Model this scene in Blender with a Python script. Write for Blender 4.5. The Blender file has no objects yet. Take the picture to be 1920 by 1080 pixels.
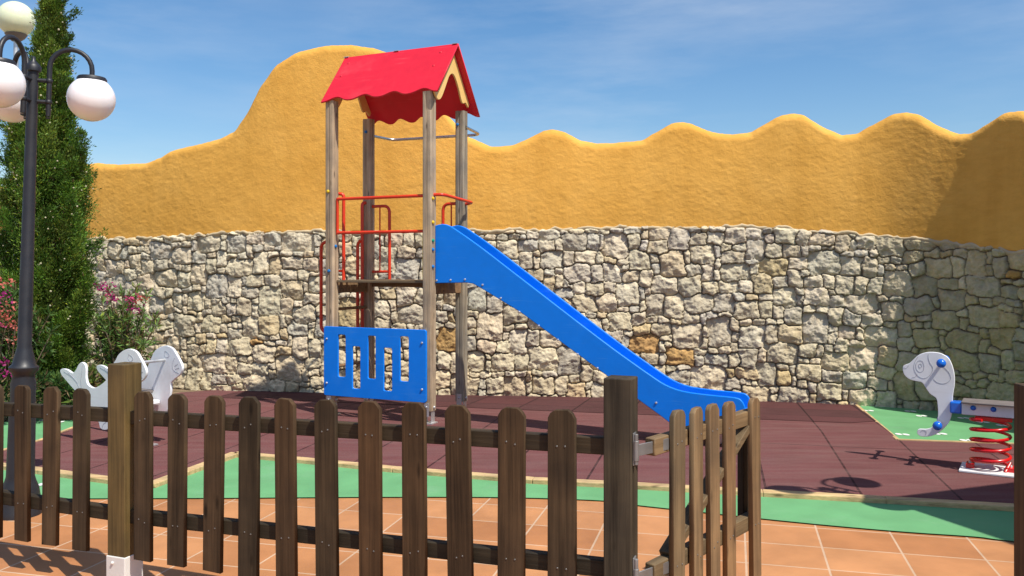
import bpy, bmesh, math, random
import numpy as np
from mathutils import Vector, Matrix
from mathutils.geometry import tessellate_polygon

random.seed(7)
RNG = np.random.default_rng(11)
sc = bpy.context.scene
COL = sc.collection
PI = math.pi
R = math.radians

# ------------------------------------------------------------------ survey of the place
# the photograph: 1920 x 1080, level camera 1.4 m above the paving, focal length 1600 px, eye level at y = 500
FPX, EYE, HZ = 1600.0, 1.4, 500.0


FALL, V0, V1 = .05, 7.6, 10.6


def fall_v(x, y): return .233 * x + .972 * y


def ground_z(x, y):
    """the floor drains towards the wall: it falls 5 cm in a metre from the tower on"""
    return -FALL * min(max(fall_v(x, y) - V0, 0.0), V1 - V0)


def G(x, y, z=0.0):
    """point of the ground seen at photo pixel (x, y)"""
    d = FPX * (EYE - z) / (y - HZ)
    for _ in range(40):
        gz_ = ground_z((x - 960) / FPX * d, d) + z
        d = .5 * d + .5 * FPX * (EYE - gz_) / (y - HZ)
    return Vector(((x - 960) / FPX * d, d, gz_))


def at(x, y, d):
    return Vector(((x - 960) / FPX * d, d, EYE + (HZ - y) / FPX * d))


def on_plane(x, y, p0, n):
    ray = Vector(((x - 960) / FPX, 1.0, (HZ - y) / FPX))
    o = Vector((0, 0, EYE))
    t = (Vector(p0) - o).dot(Vector(n)) / ray.dot(Vector(n))
    return o + ray * t


# ------------------------------------------------------------------ helpers
def tag(o, label=None, cat=None, group=None, kind=None):
    if label: o['label'] = label
    if cat: o['category'] = cat
    if group: o['group'] = group
    if kind: o['kind'] = kind
    return o


def thing(name, label, cat, loc=(0, 0, 0), rz=0.0, group=None):
    o = bpy.data.objects.new(name, None)
    o.empty_display_size = 0.2
    COL.objects.link(o)
    o.location = loc
    o.rotation_euler = (0, 0, rz)
    return tag(o, label, cat, group)


class MB:
    def __init__(self):
        self.v, self.f = [], []

    def add(self, vs, fs):
        b = len(self.v)
        self.v += [tuple(p) for p in vs]
        self.f += [tuple(i + b for i in f) for f in fs]
        return self

    def box(self, c, s, rot=None):
        hx, hy, hz = s[0] / 2, s[1] / 2, s[2] / 2
        vs = [Vector((x, y, z)) for x in (-hx, hx) for y in (-hy, hy) for z in (-hz, hz)]
        if rot is not None:
            vs = [rot @ p for p in vs]
        c = Vector(c)
        return self.add([p + c for p in vs],
                        [(0, 1, 3, 2), (4, 6, 7, 5), (0, 4, 5, 1), (2, 3, 7, 6), (0, 2, 6, 4), (1, 5, 7, 3)])

    def bar(self, a, b, w, h, up=(0, 0, 1)):
        """square-section bar from a to b: w across, h along up"""
        a, b = Vector(a), Vector(b)
        d = b - a
        x = d.normalized()
        u = Vector(up)
        y = u.cross(x).normalized()
        z = x.cross(y)
        m = Matrix((x, y, z)).transposed()
        return self.box((a + b) / 2, (d.length, w, h), m)

    def tube(self, pts, r, n=10, cap=True):
        pts = [Vector(p) for p in pts]
        rs = r if isinstance(r, (list, tuple)) else [r] * len(pts)
        vs, fs = [], []
        t0 = (pts[1] - pts[0]).normalized()
        ref = Vector((0, 0, 1)) if abs(t0.z) < 0.9 else Vector((1, 0, 0))
        nrm = (ref - t0 * ref.dot(t0)).normalized()
        for i, p in enumerate(pts):
            if i == 0: t = (pts[1] - pts[0])
            elif i == len(pts) - 1: t = (pts[-1] - pts[-2])
            else: t = (pts[i + 1] - pts[i]).normalized() + (pts[i] - pts[i - 1]).normalized()
            t.normalize()
            nrm = (nrm - t * nrm.dot(t)).normalized()
            bn = t.cross(nrm)
            for k in range(n):
                a = 2 * PI * k / n
                vs.append(p + (nrm * math.cos(a) + bn * math.sin(a)) * rs[i])
        for i in range(len(pts) - 1):
            for k in range(n):
                k2 = (k + 1) % n
                fs.append((i * n + k, i * n + k2, (i + 1) * n + k2, (i + 1) * n + k))
        if cap:
            fs.append(tuple(reversed(range(n))))
            fs.append(tuple(range((len(pts) - 1) * n, len(pts) * n)))
        return self.add(vs, fs)

    def lathe(self, prof, n=24, c=(0, 0, 0)):
        vs, fs = [], []
        for (r, z) in prof:
            for k in range(n):
                a = 2 * PI * k / n
                vs.append((c[0] + r * math.cos(a), c[1] + r * math.sin(a), c[2] + z))
        for i in range(len(prof) - 1):
            for k in range(n):
                k2 = (k + 1) % n
                fs.append((i * n + k, i * n + k2, (i + 1) * n + k2, (i + 1) * n + k))
        fs.append(tuple(reversed(range(n))))
        fs.append(tuple(range((len(prof) - 1) * n, len(prof) * n)))
        return self.add(vs, fs)

    def ball(self, c, r, n=20, m=12, sz=1.0):
        prof = [(max(1e-4, r * math.sin(PI * i / m)), -r * sz * math.cos(PI * i / m)) for i in range(m + 1)]
        return self.lathe(prof, n, c)

    def stud(self, c, axis, r, h):
        """domed bolt head: a short lathe along axis"""
        a = Vector(axis).normalized()
        q = Vector((0, 0, 1)).rotation_difference(a)
        n = 10
        prof = [(r, 0), (r, h * .35), (r * .75, h * .8), (r * .2, h)]
        vs, fs = [], []
        for (rr, z) in prof:
            for k in range(n):
                t = 2 * PI * k / n
                vs.append(Vector(c) + q @ Vector((rr * math.cos(t), rr * math.sin(t), z)))
        for i in range(len(prof) - 1):
            for k in range(n):
                k2 = (k + 1) % n
                fs.append((i * n + k, i * n + k2, (i + 1) * n + k2, (i + 1) * n + k))
        fs.append(tuple(range((len(prof) - 1) * n, len(prof) * n)))
        return self.add(vs, fs)

    def build(self, name, mat, parent=None, smooth=True, bevel=0.0, sharp=40):
        me = bpy.data.meshes.new(name)
        me.from_pydata(self.v, [], self.f)
        me.update()
        return link_mesh(name, me, mat, parent, smooth, bevel, sharp)


def link_mesh(name, me, mat, parent=None, smooth=True, bevel=0.0, sharp=40):
    if mat is not None:
        me.materials.clear()
        me.materials.append(mat)
    if smooth:
        me.polygons.foreach_set('use_smooth', [True] * len(me.polygons))
        if sharp: me.set_sharp_from_angle(angle=R(sharp))
    o = bpy.data.objects.new(name, me)
    COL.objects.link(o)
    if parent is not None: o.parent = parent
    if bevel > 0:
        m = o.modifiers.new('bevel', 'BEVEL')
        m.width = bevel
        m.segments = 2
        m.limit_method = 'ANGLE'
        m.angle_limit = R(50)
    return o


def catmull(pts, k=6, closed=True):
    n = len(pts)
    out = []
    rng = n if closed else n - 1
    for i in range(rng):
        g = lambda j: np.array(pts[j % n] if closed else pts[min(max(j, 0), n - 1)], float)
        p0, p1, p2, p3 = g(i - 1), g(i), g(i + 1), g(i + 2)
        for j in range(k):
            t = j / k
            out.append(tuple(0.5 * ((2 * p1) + (-p0 + p2) * t + (2 * p0 - 5 * p1 + 4 * p2 - p3) * t * t
                                    + (-p0 + 3 * p1 - 3 * p2 + p3) * t ** 3)))
    if not closed: out.append(tuple(np.array(pts[-1], float)))
    return out


def board_mesh(outlines, thick, frame, bevel=0.003):
    """flat board cut to 2D outlines (first the rim, then holes), centred on the plane of `frame` (4x4)"""
    cu = bpy.data.curves.new('cut', 'CURVE')
    cu.dimensions = '2D'
    cu.fill_mode = 'BOTH'
    cu.extrude = max(thick / 2 - bevel, 1e-4)
    cu.bevel_depth = bevel
    cu.bevel_resolution = 1
    cu.offset = -bevel
    for ol in outlines:
        sp = cu.splines.new('POLY')
        sp.points.add(len(ol) - 1)
        for p, q in zip(sp.points, ol): p.co = (q[0], q[1], 0, 1)
        sp.use_cyclic_u = True
    ob = bpy.data.objects.new('cut', cu)
    COL.objects.link(ob)
    dg = bpy.context.evaluated_depsgraph_get()
    me = bpy.data.meshes.new_from_object(ob.evaluated_get(dg))
    COL.objects.unlink(ob)
    bpy.data.objects.remove(ob)
    bpy.data.curves.remove(cu)
    me.transform(frame)
    me.materials.clear()
    return me


def add_to(me, mb, mat):
    bm = bmesh.new()
    bm.from_mesh(me)
    vs = [bm.verts.new(p) for p in mb.v]
    k_ = len(me.materials)
    for f in mb.f: bm.faces.new([vs[i] for i in f]).material_index = k_
    bm.to_mesh(me); bm.free()
    me.materials.append(mat)


def frame(o, ax, ay):
    ax, ay = Vector(ax).normalized(), Vector(ay).normalized()
    az = ax.cross(ay)
    m = Matrix((ax, ay, az)).transposed().to_4x4()
    m.translation = Vector(o)
    return m


def copy_tree(o, parent=None):
    c = o.copy()
    COL.objects.link(c)
    if parent is not None: c.parent = parent
    for ch in list(o.children): copy_tree(ch, c)
    return c


# ------------------------------------------------------------------ numpy noise
def vnoise(x, y, seed=0):
    xi, yi = np.floor(x).astype(np.int64), np.floor(y).astype(np.int64)
    fx, fy = x - xi, y - yi
    fx, fy = fx * fx * (3 - 2 * fx), fy * fy * (3 - 2 * fy)

    def h(a, b):
        k = (a * 374761393 + b * 668265263 + seed * 2147483647) & 0xFFFFFFFF
        k = ((k ^ (k >> 13)) * 1274126177) & 0xFFFFFFFF
        return ((k ^ (k >> 16)) & 0xFFFF) / 32767.5 - 1
    return ((h(xi, yi) * (1 - fx) + h(xi + 1, yi) * fx) * (1 - fy)
            + (h(xi, yi + 1) * (1 - fx) + h(xi + 1, yi + 1) * fx) * fy)


def fbm(x, y, seed=0, oct=4, gain=.5):
    s, a, f = 0, 1, 1
    for i in range(oct):
        s = s + a * vnoise(x * f + 17.3 * i, y * f - 9.1 * i, seed + i)
        a *= gain
        f *= 2.03
    return s


# ------------------------------------------------------------------ materials
def new_mat(name):
    m = bpy.data.materials.new(name)
    m.use_nodes = True
    nt = m.node_tree
    return m, nt, nt.nodes['Principled BSDF']


def N(nt, t, **kw):
    n = nt.nodes.new(t)
    for k, v in kw.items():
        if k in n.inputs: n.inputs[k].default_value = v
        else: setattr(n, k, v)
    return n


def noise(nt, vec, scale, detail=4, rough=.55):
    n = N(nt, 'ShaderNodeTexNoise')
    n.inputs['Scale'].default_value = scale
    n.inputs['Detail'].default_value = detail
    n.inputs['Roughness'].default_value = rough
    if vec is not None: nt.links.new(vec, n.inputs['Vector'])
    return n.outputs['Fac']


def ramp(nt, fac, stops):
    r = N(nt, 'ShaderNodeValToRGB')
    e = r.color_ramp.elements
    while len(e) < len(stops): e.new(.5)
    for i, (p, c) in enumerate(stops):
        e[i].position = p
        e[i].color = (*c, 1) if len(c) == 3 else c
    nt.links.new(fac, r.inputs['Fac'])
    return r.outputs['Color']


def mix(nt, fac, a, b, mode='MIX'):
    m = N(nt, 'ShaderNodeMix', data_type='RGBA', blend_type=mode)
    for sock, v in ((m.inputs[0], fac), (m.inputs[6], a), (m.inputs[7], b)):
        if hasattr(v, 'is_linked') or hasattr(v, 'links'): nt.links.new(v, sock)
        elif isinstance(v, (int, float)): sock.default_value = v
        else: sock.default_value = (*v, 1)
    return m.outputs[2]


def bump(nt, bs, height, strength, dist):
    b = N(nt, 'ShaderNodeBump')
    b.inputs['Strength'].default_value = strength
    b.inputs['Distance'].default_value = dist
    nt.links.new(height, b.inputs['Height'])
    nt.links.new(b.outputs['Normal'], bs.inputs['Normal'])
    return b


def objco(nt, scale=None, rot=None, gen=False):
    tc = N(nt, 'ShaderNodeTexCoord')
    out = tc.outputs['Object']
    if scale or rot:
        mp = N(nt, 'ShaderNodeMapping')
        if scale: mp.inputs['Scale'].default_value = scale
        if rot: mp.inputs['Rotation'].default_value = rot
        nt.links.new(out, mp.inputs['Vector'])
        out = mp.outputs['Vector']
    return out


def paint(name, c, rough=.4, var=.12, spec=.5, metal=0.0, scale=6, bmp=0.0, dirt=None):
    m, nt, bs = new_mat(name)
    v = objco(nt)
    f = noise(nt, v, scale, 5)
    lo = tuple(max(0, x * (1 - var)) for x in c)
    hi = tuple(min(1, x * (1 + var)) for x in c)
    col = ramp(nt, f, [(.3, lo), (.7, hi)])
    if dirt:
        d = noise(nt, v, 2.3, 7, .65)
        k = ramp(nt, d, [(.55, (0, 0, 0)), (.75, (.5, .5, .5))])
        col = mix(nt, k, col, dirt)
    nt.links.new(col, bs.inputs['Base Color'])
    rr = ramp(nt, noise(nt, v, scale * 2, 4), [(.3, (rough * .8,) * 3), (.7, (min(1, rough * 1.25),) * 3)])
    nt.links.new(rr, bs.inputs['Roughness'])
    bs.inputs['Specular IOR Level'].default_value = spec
    bs.inputs['Metallic'].default_value = metal
    if bmp: bump(nt, bs, noise(nt, v, scale * 12, 3), bmp, .003)
    return m


def scuff(m, tint, amount=.35):
    """fine rubbed scratches and dull dust on a smooth board"""
    nt = m.node_tree
    bs = nt.nodes['Principled BSDF']
    src = bs.inputs['Base Color'].links[0].from_socket
    v1 = noise(nt, objco(nt, (3, 3, 60), (.5, .7, .4)), 1.0, 5, .7)
    v2 = noise(nt, objco(nt), 3.0, 5, .6)
    k1 = ramp(nt, v1, [(.58, (0, 0, 0)), (.68, (amount,) * 3)])
    k2 = ramp(nt, v2, [(.42, (0, 0, 0)), (.66, (1, 1, 1))])
    k = mix(nt, 1.0, k1, k2, 'MULTIPLY')
    nt.links.new(mix(nt, k, src, tint), bs.inputs['Base Color'])


def wood(name, dark, light, axis='Z', rough=.7, spec=.3, grain=1.0, edge=None):
    m, nt, bs = new_mat(name)
    k = {'X': (1.2, 26, 26), 'Y': (26, 1.2, 26), 'Z': (26, 26, 1.2)}[axis]
    k2 = {'X': (3, 130, 130), 'Y': (130, 3, 130), 'Z': (130, 130, 3)}[axis]
    oi = N(nt, 'ShaderNodeObjectInfo')
    tc = N(nt, 'ShaderNodeTexCoord')
    off = N(nt, 'ShaderNodeVectorMath', operation='ADD')
    sc_ = N(nt, 'ShaderNodeVectorMath', operation='SCALE')
    sc_.inputs[0].default_value = (3.1, 5.3, 7.7)
    nt.links.new(oi.outputs['Random'], sc_.inputs['Scale'])
    nt.links.new(tc.outputs['Object'], off.inputs[0])
    nt.links.new(sc_.outputs[0], off.inputs[1])

    def mp(s):
        q = N(nt, 'ShaderNodeMapping')
        q.inputs['Scale'].default_value = s
        nt.links.new(off.outputs[0], q.inputs['Vector'])
        return q.outputs['Vector']
    a = noise(nt, mp(k), 1.0, 6, .6)
    b = noise(nt, mp(k2), 1.0, 3, .6)
    c = noise(nt, off.outputs[0], 5, 3)
    g = N(nt, 'ShaderNodeMath', operation='MULTIPLY_ADD')
    nt.links.new(b, g.inputs[0]); g.inputs[1].default_value = .45
    nt.links.new(a, g.inputs[2])
    col = ramp(nt, g.outputs[0], [(.42, dark), (.88, light)])
    tint = ramp(nt, c, [(.3, (.72, .72, .74)), (.7, (1.2, 1.15, 1.05))])
    col = mix(nt, 1.0, col, tint, 'MULTIPLY')
    rv = ramp(nt, oi.outputs['Random'], [(0, (.72, .78, .80)), (.4, (1.0, 1.0, .97)), (.75, (1.22, 1.05, .90)), (1, (1.12, 1.16, 1.14))])
    col = mix(nt, 1.0, col, rv, 'MULTIPLY')
    # knots
    vo = N(nt, 'ShaderNodeTexVoronoi')
    vo.inputs['Scale'].default_value = 1.0
    kk = {'X': (4, 14, 14), 'Y': (14, 4, 14), 'Z': (14, 14, 4)}[axis]
    nt.links.new(mp(kk), vo.inputs['Vector'])
    kn = ramp(nt, vo.outputs['Distance'], [(.06, (.75, .75, .75)), (.17, (0, 0, 0))])
    col = mix(nt, kn, col, tuple(x * .35 for x in dark))
    nt.links.new(col, bs.inputs['Base Color'])
    bs.inputs['Roughness'].default_value = rough
    bs.inputs['Specular IOR Level'].default_value = spec
    bump(nt, bs, g.outputs[0], .5 * grain, .004)
    return m


M = {}
M['picket'] = wood('dark stained timber', (.0215, .0148, .0095), (.088, .058, .035), 'Z', .8, .12)
M['rail'] = wood('dark stained rail timber', (.014, .011, .0075), (.058, .042, .026), 'X', .65, .2)
M['post_stain'] = wood('ochre stained post timber', (.066, .041, .014), (.205, .132, .050), 'Z', .6)
M['post_dark'] = wood('dark post timber', (.024, .018, .0125), (.098, .074, .050), 'Z', .75, .15)
M['gate'] = wood('weathered gate timber', (.060, .038, .020), (.225, .155, .088), 'Z', .7)
M['gate_rail'] = wood('weathered gate rail timber', (.060, .038, .020), (.21, .145, .08), 'X', .7)
M['tower_post'] = wood('grey weathered tower timber', (.19, .138, .095), (.46, .38, .295), 'Z', .7)
M['tower_beam'] = wood('brown tower beam timber', (.10, .065, .038), (.26, .18, .11), 'X', .7)
M['kerb'] = wood('pale timber edging', (.26, .18, .09), (.55, .42, .24), 'X', .8)
M['blue'] = paint('blue play board', (.0, .20, .80), .42, .04, .30, scale=9, bmp=.05, dirt=(.05, .25, .70))
M['red_roof'] = paint('red roof board', (.66, .016, .036), .40, .05, .35, scale=9, bmp=.05, dirt=(.72, .07, .085))
M['red_pipe'] = paint('orange red pipe', (.68, .040, .010), .35, .10)
M['cream'] = paint('cream yellow board', (.80, .52, .17), .45, .06)
M['yellow'] = paint('yellow board', (.75, .56, .02), .4)
M['steel'] = paint('brushed steel', (.55, .54, .52), .28, .1, metal=1.0)
M['hinge'] = paint('dull hinge steel', (.26, .26, .26), .5, .2, metal=.7)
M['nail'] = paint('dull nail head', (.16, .15, .14), .5, .1, metal=.6)
M['zinc'] = paint('galvanised steel', (.62, .62, .62), .45, .15, metal=.8)
M['white_board'] = paint('white play board', (.78, .79, .82), .42, .05, dirt=(.5, .48, .44))
M['groove'] = paint('grey engraved line', (.34, .36, .40), .7)
M['blue_knob'] = paint('blue knob', (.010, .14, .62), .2, .05)
M['green_cap'] = paint('green cap', (.01, .30, .18), .3)
M['blue_cap'] = paint('blue cap', (.01, .16, .45), .3)
M['yellow_cap'] = paint('yellow cap', (.75, .50, .02), .3)
M['red_spring'] = paint('red spring paint', (.62, .010, .012), .25, .08)
M['seat'] = paint('grey brown seat board', (.17, .145, .135), .55, .15)
M['plate'] = paint('white plate', (.75, .75, .75), .5, .1, dirt=(.35, .3, .25))
M['anthracite'] = paint('anthracite cast iron', (.016, .017, .022), .5, .15, bmp=.1)
M['foot_white'] = paint('white painted post foot', (.70, .68, .64), .6, .08, dirt=(.20, .18, .06), bmp=.2)
M['trunk'] = wood('bark', (.07, .05, .035), (.20, .15, .11), 'Z', .9)


scuff(M['blue'], (.10, .34, .78), .45)
scuff(M['red_roof'], (.80, .16, .17), .35)
scuff(M['white_board'], (.55, .53, .50), .4)


def globe_mat(name, c):
    m, nt, bs = new_mat(name)
    bs.inputs['Base Color'].default_value = (*c, 1)
    bs.inputs['Roughness'].default_value = .22
    bs.inputs['Subsurface Weight'].default_value = .6
    bs.inputs['Subsurface Radius'].default_value = (.06, .06, .06)
    return m


M['globe'] = globe_mat('opal white globe', (.86, .83, .84))
M['globe_old'] = globe_mat('yellowed opal globe', (.74, .77, .55))


def leaf_mat(name, sat=1.0, rough=.5):
    m, nt, bs = new_mat(name)
    a = N(nt, 'ShaderNodeAttribute', attribute_name='col')
    nt.links.new(a.outputs['Color'], bs.inputs['Base Color'])
    bs.inputs['Roughness'].default_value = rough
    bs.inputs['Specular IOR Level'].default_value = .35
    tr = N(nt, 'ShaderNodeBsdfTranslucent')
    nt.links.new(a.outputs['Color'], tr.inputs['Color'])
    ms = N(nt, 'ShaderNodeMixShader')
    ms.inputs[0].default_value = .33
    nt.links.new(bs.outputs[0], ms.inputs[1])
    nt.links.new(tr.outputs[0], ms.inputs[2])
    nt.links.new(ms.outputs[0], nt.nodes['Material Output'].inputs['Surface'])
    return m


M['leaf'] = leaf_mat('leaf')
M['petal'] = leaf_mat('petal', rough=.6)

# stone: per-stone colour is an attribute, fine stain and grit are noise
m, nt, bs = new_mat('rubble limestone')
a = N(nt, 'ShaderNodeAttribute', attribute_name='col')
v = objco(nt)
f1 = noise(nt, v, 14, 6, .65)
f2 = noise(nt, v, 55, 4, .6)
col = mix(nt, 1.0, a.outputs['Color'], ramp(nt, f1, [(.28, (.72, .70, .67)), (.72, (1.16, 1.15, 1.13))]), 'MULTIPLY')
st = ramp(nt, noise(nt, v, 5.5, 6, .7), [(.56, (0, 0, 0)), (.74, (.42, .42, .42))])
col = mix(nt, st, col, (.50, .33, .16))
nt.links.new(col, bs.inputs['Base Color'])
bs.inputs['Roughness'].default_value = .9
bs.inputs['Specular IOR Level'].default_value = .15
ad = N(nt, 'ShaderNodeMath', operation='MULTIPLY_ADD')
nt.links.new(f2, ad.inputs[0]); ad.inputs[1].default_value = .35; nt.links.new(f1, ad.inputs[2])
bump(nt, bs, ad.outputs[0], .8, .022)
M['stone'] = m

# ochre render
m, nt, bs = new_mat('ochre render')
v = objco(nt)
f1 = noise(nt, v, 1.6, 6, .6)
col = ramp(nt, f1, [(.3, (.665, .338, .064)), (.52, (.715, .375, .078)), (.75, (.755, .412, .096))])
f2 = noise(nt, objco(nt, (5, 5, 14)), 1.0, 5, .7)
col = mix(nt, 1.0, col, ramp(nt, f2, [(.3, (.93, .92, .90)), (.6, (1.03, 1.03, 1.03))]), 'MULTIPLY')
f3 = noise(nt, objco(nt, (4.5, 4.5, .45)), 1.0, 6, .6)          # faint rain streaks
col = mix(nt, 1.0, col, ramp(nt, f3, [(.34, (.94, .93, .90)), (.52, (1.0, 1.0, 1.0))]), 'MULTIPLY')
nt.links.new(col, bs.inputs['Base Color'])
bs.inputs['Roughness'].default_value = .92
bs.inputs['Specular IOR Level'].default_value = .12
g1 = noise(nt, v, 30, 5, .66)
g2 = noise(nt, v, 70, 3, .6)
ad = N(nt, 'ShaderNodeMath', operation='MULTIPLY_ADD')
nt.links.new(g2, ad.inputs[0]); ad.inputs[1].default_value = .3; nt.links.new(g1, ad.inputs[2])
bump(nt, bs, ad.outputs[0], .45, .014)
M['render'] = m
M['mortar'] = paint('cream mortar', (.50, .40, .25), .95, .15, .1, bmp=.5)

KA = math.atan2(-.24, 1.0)          # direction of the play area's edging and joints


def tile_mat(name, size, phase, joint, ang, c1, c2, cj, rough, speck=None, jit=.0, spec=.3, fine=(.9, 1.1), streak=False):
    m, nt, bs = new_mat(name)
    tc = N(nt, 'ShaderNodeTexCoord')
    mp = N(nt, 'ShaderNodeMapping', vector_type='TEXTURE')
    mp.inputs['Rotation'].default_value = (0, 0, ang)
    mp.inputs['Location'].default_value = (phase[0], phase[1], 0)
    nt.links.new(tc.outputs['Object'], mp.inputs['Vector'])
    br = N(nt, 'ShaderNodeTexBrick')
    br.offset = 0.0
    br.squash = 1.0
    br.inputs['Scale'].default_value = 1.0
    br.inputs['Mortar Size'].default_value = joint
    br.inputs['Mortar Smooth'].default_value = .1
    br.inputs['Brick Width'].default_value = size[0]
    br.inputs['Row Height'].default_value = size[1]
    br.inputs['Color1'].default_value = (*c1, 1)
    br.inputs['Color2'].default_value = (*c2, 1)
    br.inputs['Mortar'].default_value = (*cj, 1)
    nt.links.new(mp.outputs['Vector'], br.inputs['Vector'])
    v = tc.outputs['Object']
    col = br.outputs['Color']
    f = noise(nt, v, 3.2, 7, .62)
    col = mix(nt, 1.0, col, ramp(nt, f, [(.3, (fine[0],) * 3), (.7, (fine[1],) * 3)]), 'MULTIPLY')
    if not streak:
        sn = noise(nt, v, .9, 8, .68)
        col = mix(nt, 1.0, col, ramp(nt, sn, [(.36, (.84, .83, .82)), (.55, (1.0, 1.0, 1.0)), (.75, (1.06, 1.06, 1.07))]), 'MULTIPLY')
    if streak:          # dust brushed along the rows
        q = N(nt, 'ShaderNodeMapping')
        q.inputs['Rotation'].default_value = (0, 0, -ang)
        q.inputs['Scale'].default_value = (1.0, 7.0, 1)
        nt.links.new(v, q.inputs['Vector'])
        sf = noise(nt, q.outputs['Vector'], 1.3, 6, .65)
        col = mix(nt, ramp(nt, sf, [(.42, (0, 0, 0)), (.72, (.6, .6, .6))]), col, (.185, .105, .095))
    g = noise(nt, v, 150 if speck else 60, 2, .6)
    if speck:
        col = mix(nt, 1.0, col, ramp(nt, g, [(.35, (speck[0],) * 3), (.65, (speck[1],) * 3)]), 'MULTIPLY')
    nt.links.new(col, bs.inputs['Base Color'])
    rr = ramp(nt, f, [(.3, (rough * .85,) * 3), (.7, (min(1, rough * 1.15),) * 3)])
    nt.links.new(rr, bs.inputs['Roughness'])
    bs.inputs['Specular IOR Level'].default_value = spec
    hh = N(nt, 'ShaderNodeMath', operation='MULTIPLY_ADD')
    nt.links.new(br.outputs['Fac'], hh.inputs[0]); hh.inputs[1].default_value = -1.0
    gm = N(nt, 'ShaderNodeMath', operation='MULTIPLY')
    nt.links.new(g, gm.inputs[0]); gm.inputs[1].default_value = .8 if speck else .15
    nt.links.new(gm.outputs[0], hh.inputs[2])
    bump(nt, bs, hh.outputs[0], .5, .004)
    return m


M['terracotta'] = tile_mat('terracotta tile', (.37, .325), (1.628, 4.571), .0055, R(-14.5),
                           (.410, .172, .066), (.525, .245, .104), (.56, .38, .25), .55, fine=(.86, 1.12))
M['rubber'] = tile_mat('maroon rubber tile', (.56, 2.24), (2.462, 6.588), .008, KA,
                       (.134, .052, .051), (.150, .057, .056), (.045, .018, .018), .9, speck=(.78, 1.22), spec=.15, streak=True)
M['rubber_old'] = tile_mat('dark maroon rubber tile', (.56, .56), (2.462, 6.588), .008, KA,
                           (.080, .034, .034), (.108, .040, .040), (.03, .014, .014), .9, speck=(.75, 1.25), spec=.15)
M['green'] = paint('green safety paving', (.130, .335, .148), .8, .10, .2, scale=3, bmp=.3, dirt=(.21, .38, .23))
M['white_paint'] = paint('white floor paint', (.72, .74, .70), .7, .1)
M['soil'] = paint('dry soil', (.20, .145, .09), .95, .35, .1, scale=9, bmp=.8)
M['earth'] = paint('far ground', (.30, .24, .17), .95, .2, .1, scale=.5)
M['house'] = paint('house render', (.72, .55, .36), .9, .05, .1, bmp=.3)
M['glass'] = paint('dark glass', (.02, .025, .03), .08, .1)

# ------------------------------------------------------------------ world, sun, camera
SUN = Vector((.43, -.48, 1.0)).normalized()
sun_el = math.asin(SUN.z)
w = bpy.data.worlds.new('World')
sc.world = w
w.use_nodes = True
nt = w.node_tree
bg = nt.nodes['Background']
sky = nt.nodes.new('ShaderNodeTexSky')
sky.sky_type = 'NISHITA'
sky.sun_disc = False
sky.sun_elevation = sun_el
sky.sun_rotation = math.atan2(SUN.x, SUN.y)
sky.altitude = 0
sky.air_density = 1.0
sky.dust_density = 0.9
sky.ozone_density = 2.2
tc = nt.nodes.new('ShaderNodeTexCoord')
# thin cirrus, drawn in the direction of the sky
sep = nt.nodes.new('ShaderNodeSeparateXYZ')
nt.links.new(tc.outputs['Generated'], sep.inputs[0])


def wm(op, a, b=None):
    n = nt.nodes.new('ShaderNodeMath')
    n.operation = op
    for i, q in enumerate((a, b)):
        if q is None: continue
        if isinstance(q, (int, float)): n.inputs[i].default_value = q
        else: nt.links.new(q, n.inputs[i])
    return n.outputs[0]


cx, cy = wm('ARCTAN2', sep.outputs['X'], sep.outputs['Y']), wm('ARCSINE', sep.outputs['Z'])      # bearing and height in the sky
cmb = nt.nodes.new('ShaderNodeCombineXYZ')
nt.links.new(cx, cmb.inputs[0]); nt.links.new(cy, cmb.inputs[1])
mp = nt.nodes.new('ShaderNodeMapping')
mp.inputs['Rotation'].default_value = (0, 0, R(-17))
mp.inputs['Scale'].default_value = (2.0, 9.5, 1)
nt.links.new(cmb.outputs[0], mp.inputs['Vector'])
n1 = noise(nt, mp.outputs['Vector'], 1.0, 9, .60)
mp2 = nt.nodes.new('ShaderNodeMapping')
mp2.inputs['Scale'].default_value = (2.2, 4.5, 1)
mp2.inputs['Location'].default_value = (3.1, 1.7, 0)
nt.links.new(cmb.outputs[0], mp2.inputs['Vector'])
n2 = noise(nt, mp2.outputs['Vector'], 1.0, 3, .5)
c1 = ramp(nt, n1, [(.42, (0, 0, 0)), (.78, (1, 1, 1))])
c2 = ramp(nt, n2, [(.35, (.15, .15, .15)), (.7, (1, 1, 1))])
cl = mix(nt, 1.0, c1, c2, 'MULTIPLY')
hs = nt.nodes.new('ShaderNodeHueSaturation')
hs.inputs['Saturation'].default_value = 1.27
hs.inputs['Value'].default_value = 1.31
nt.links.new(sky.outputs[0], hs.inputs['Color'])
CLOUD = mix(nt, cl, hs.outputs['Color'], (7.4, 7.9, 8.6))
cf = nt.nodes.new('ShaderNodeMix'); cf.data_type = 'RGBA'
cf.inputs[0].default_value = .68
nt.links.new(hs.outputs['Color'], cf.inputs[6]); nt.links.new(CLOUD, cf.inputs[7])
nt.links.new(cf.outputs[2], bg.inputs['Color'])
bg.inputs['Strength'].default_value = .098

sl = bpy.data.lights.new('sun', 'SUN')
sl.energy = 5.0
sl.angle = R(.53)
sl.color = (1.0, .95, .85)
so = bpy.data.objects.new('sun', sl)
COL.objects.link(so)
so.location = (6, -8, 14)
so.rotation_euler = (-SUN).to_track_quat('-Z', 'Y').to_euler()

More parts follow.
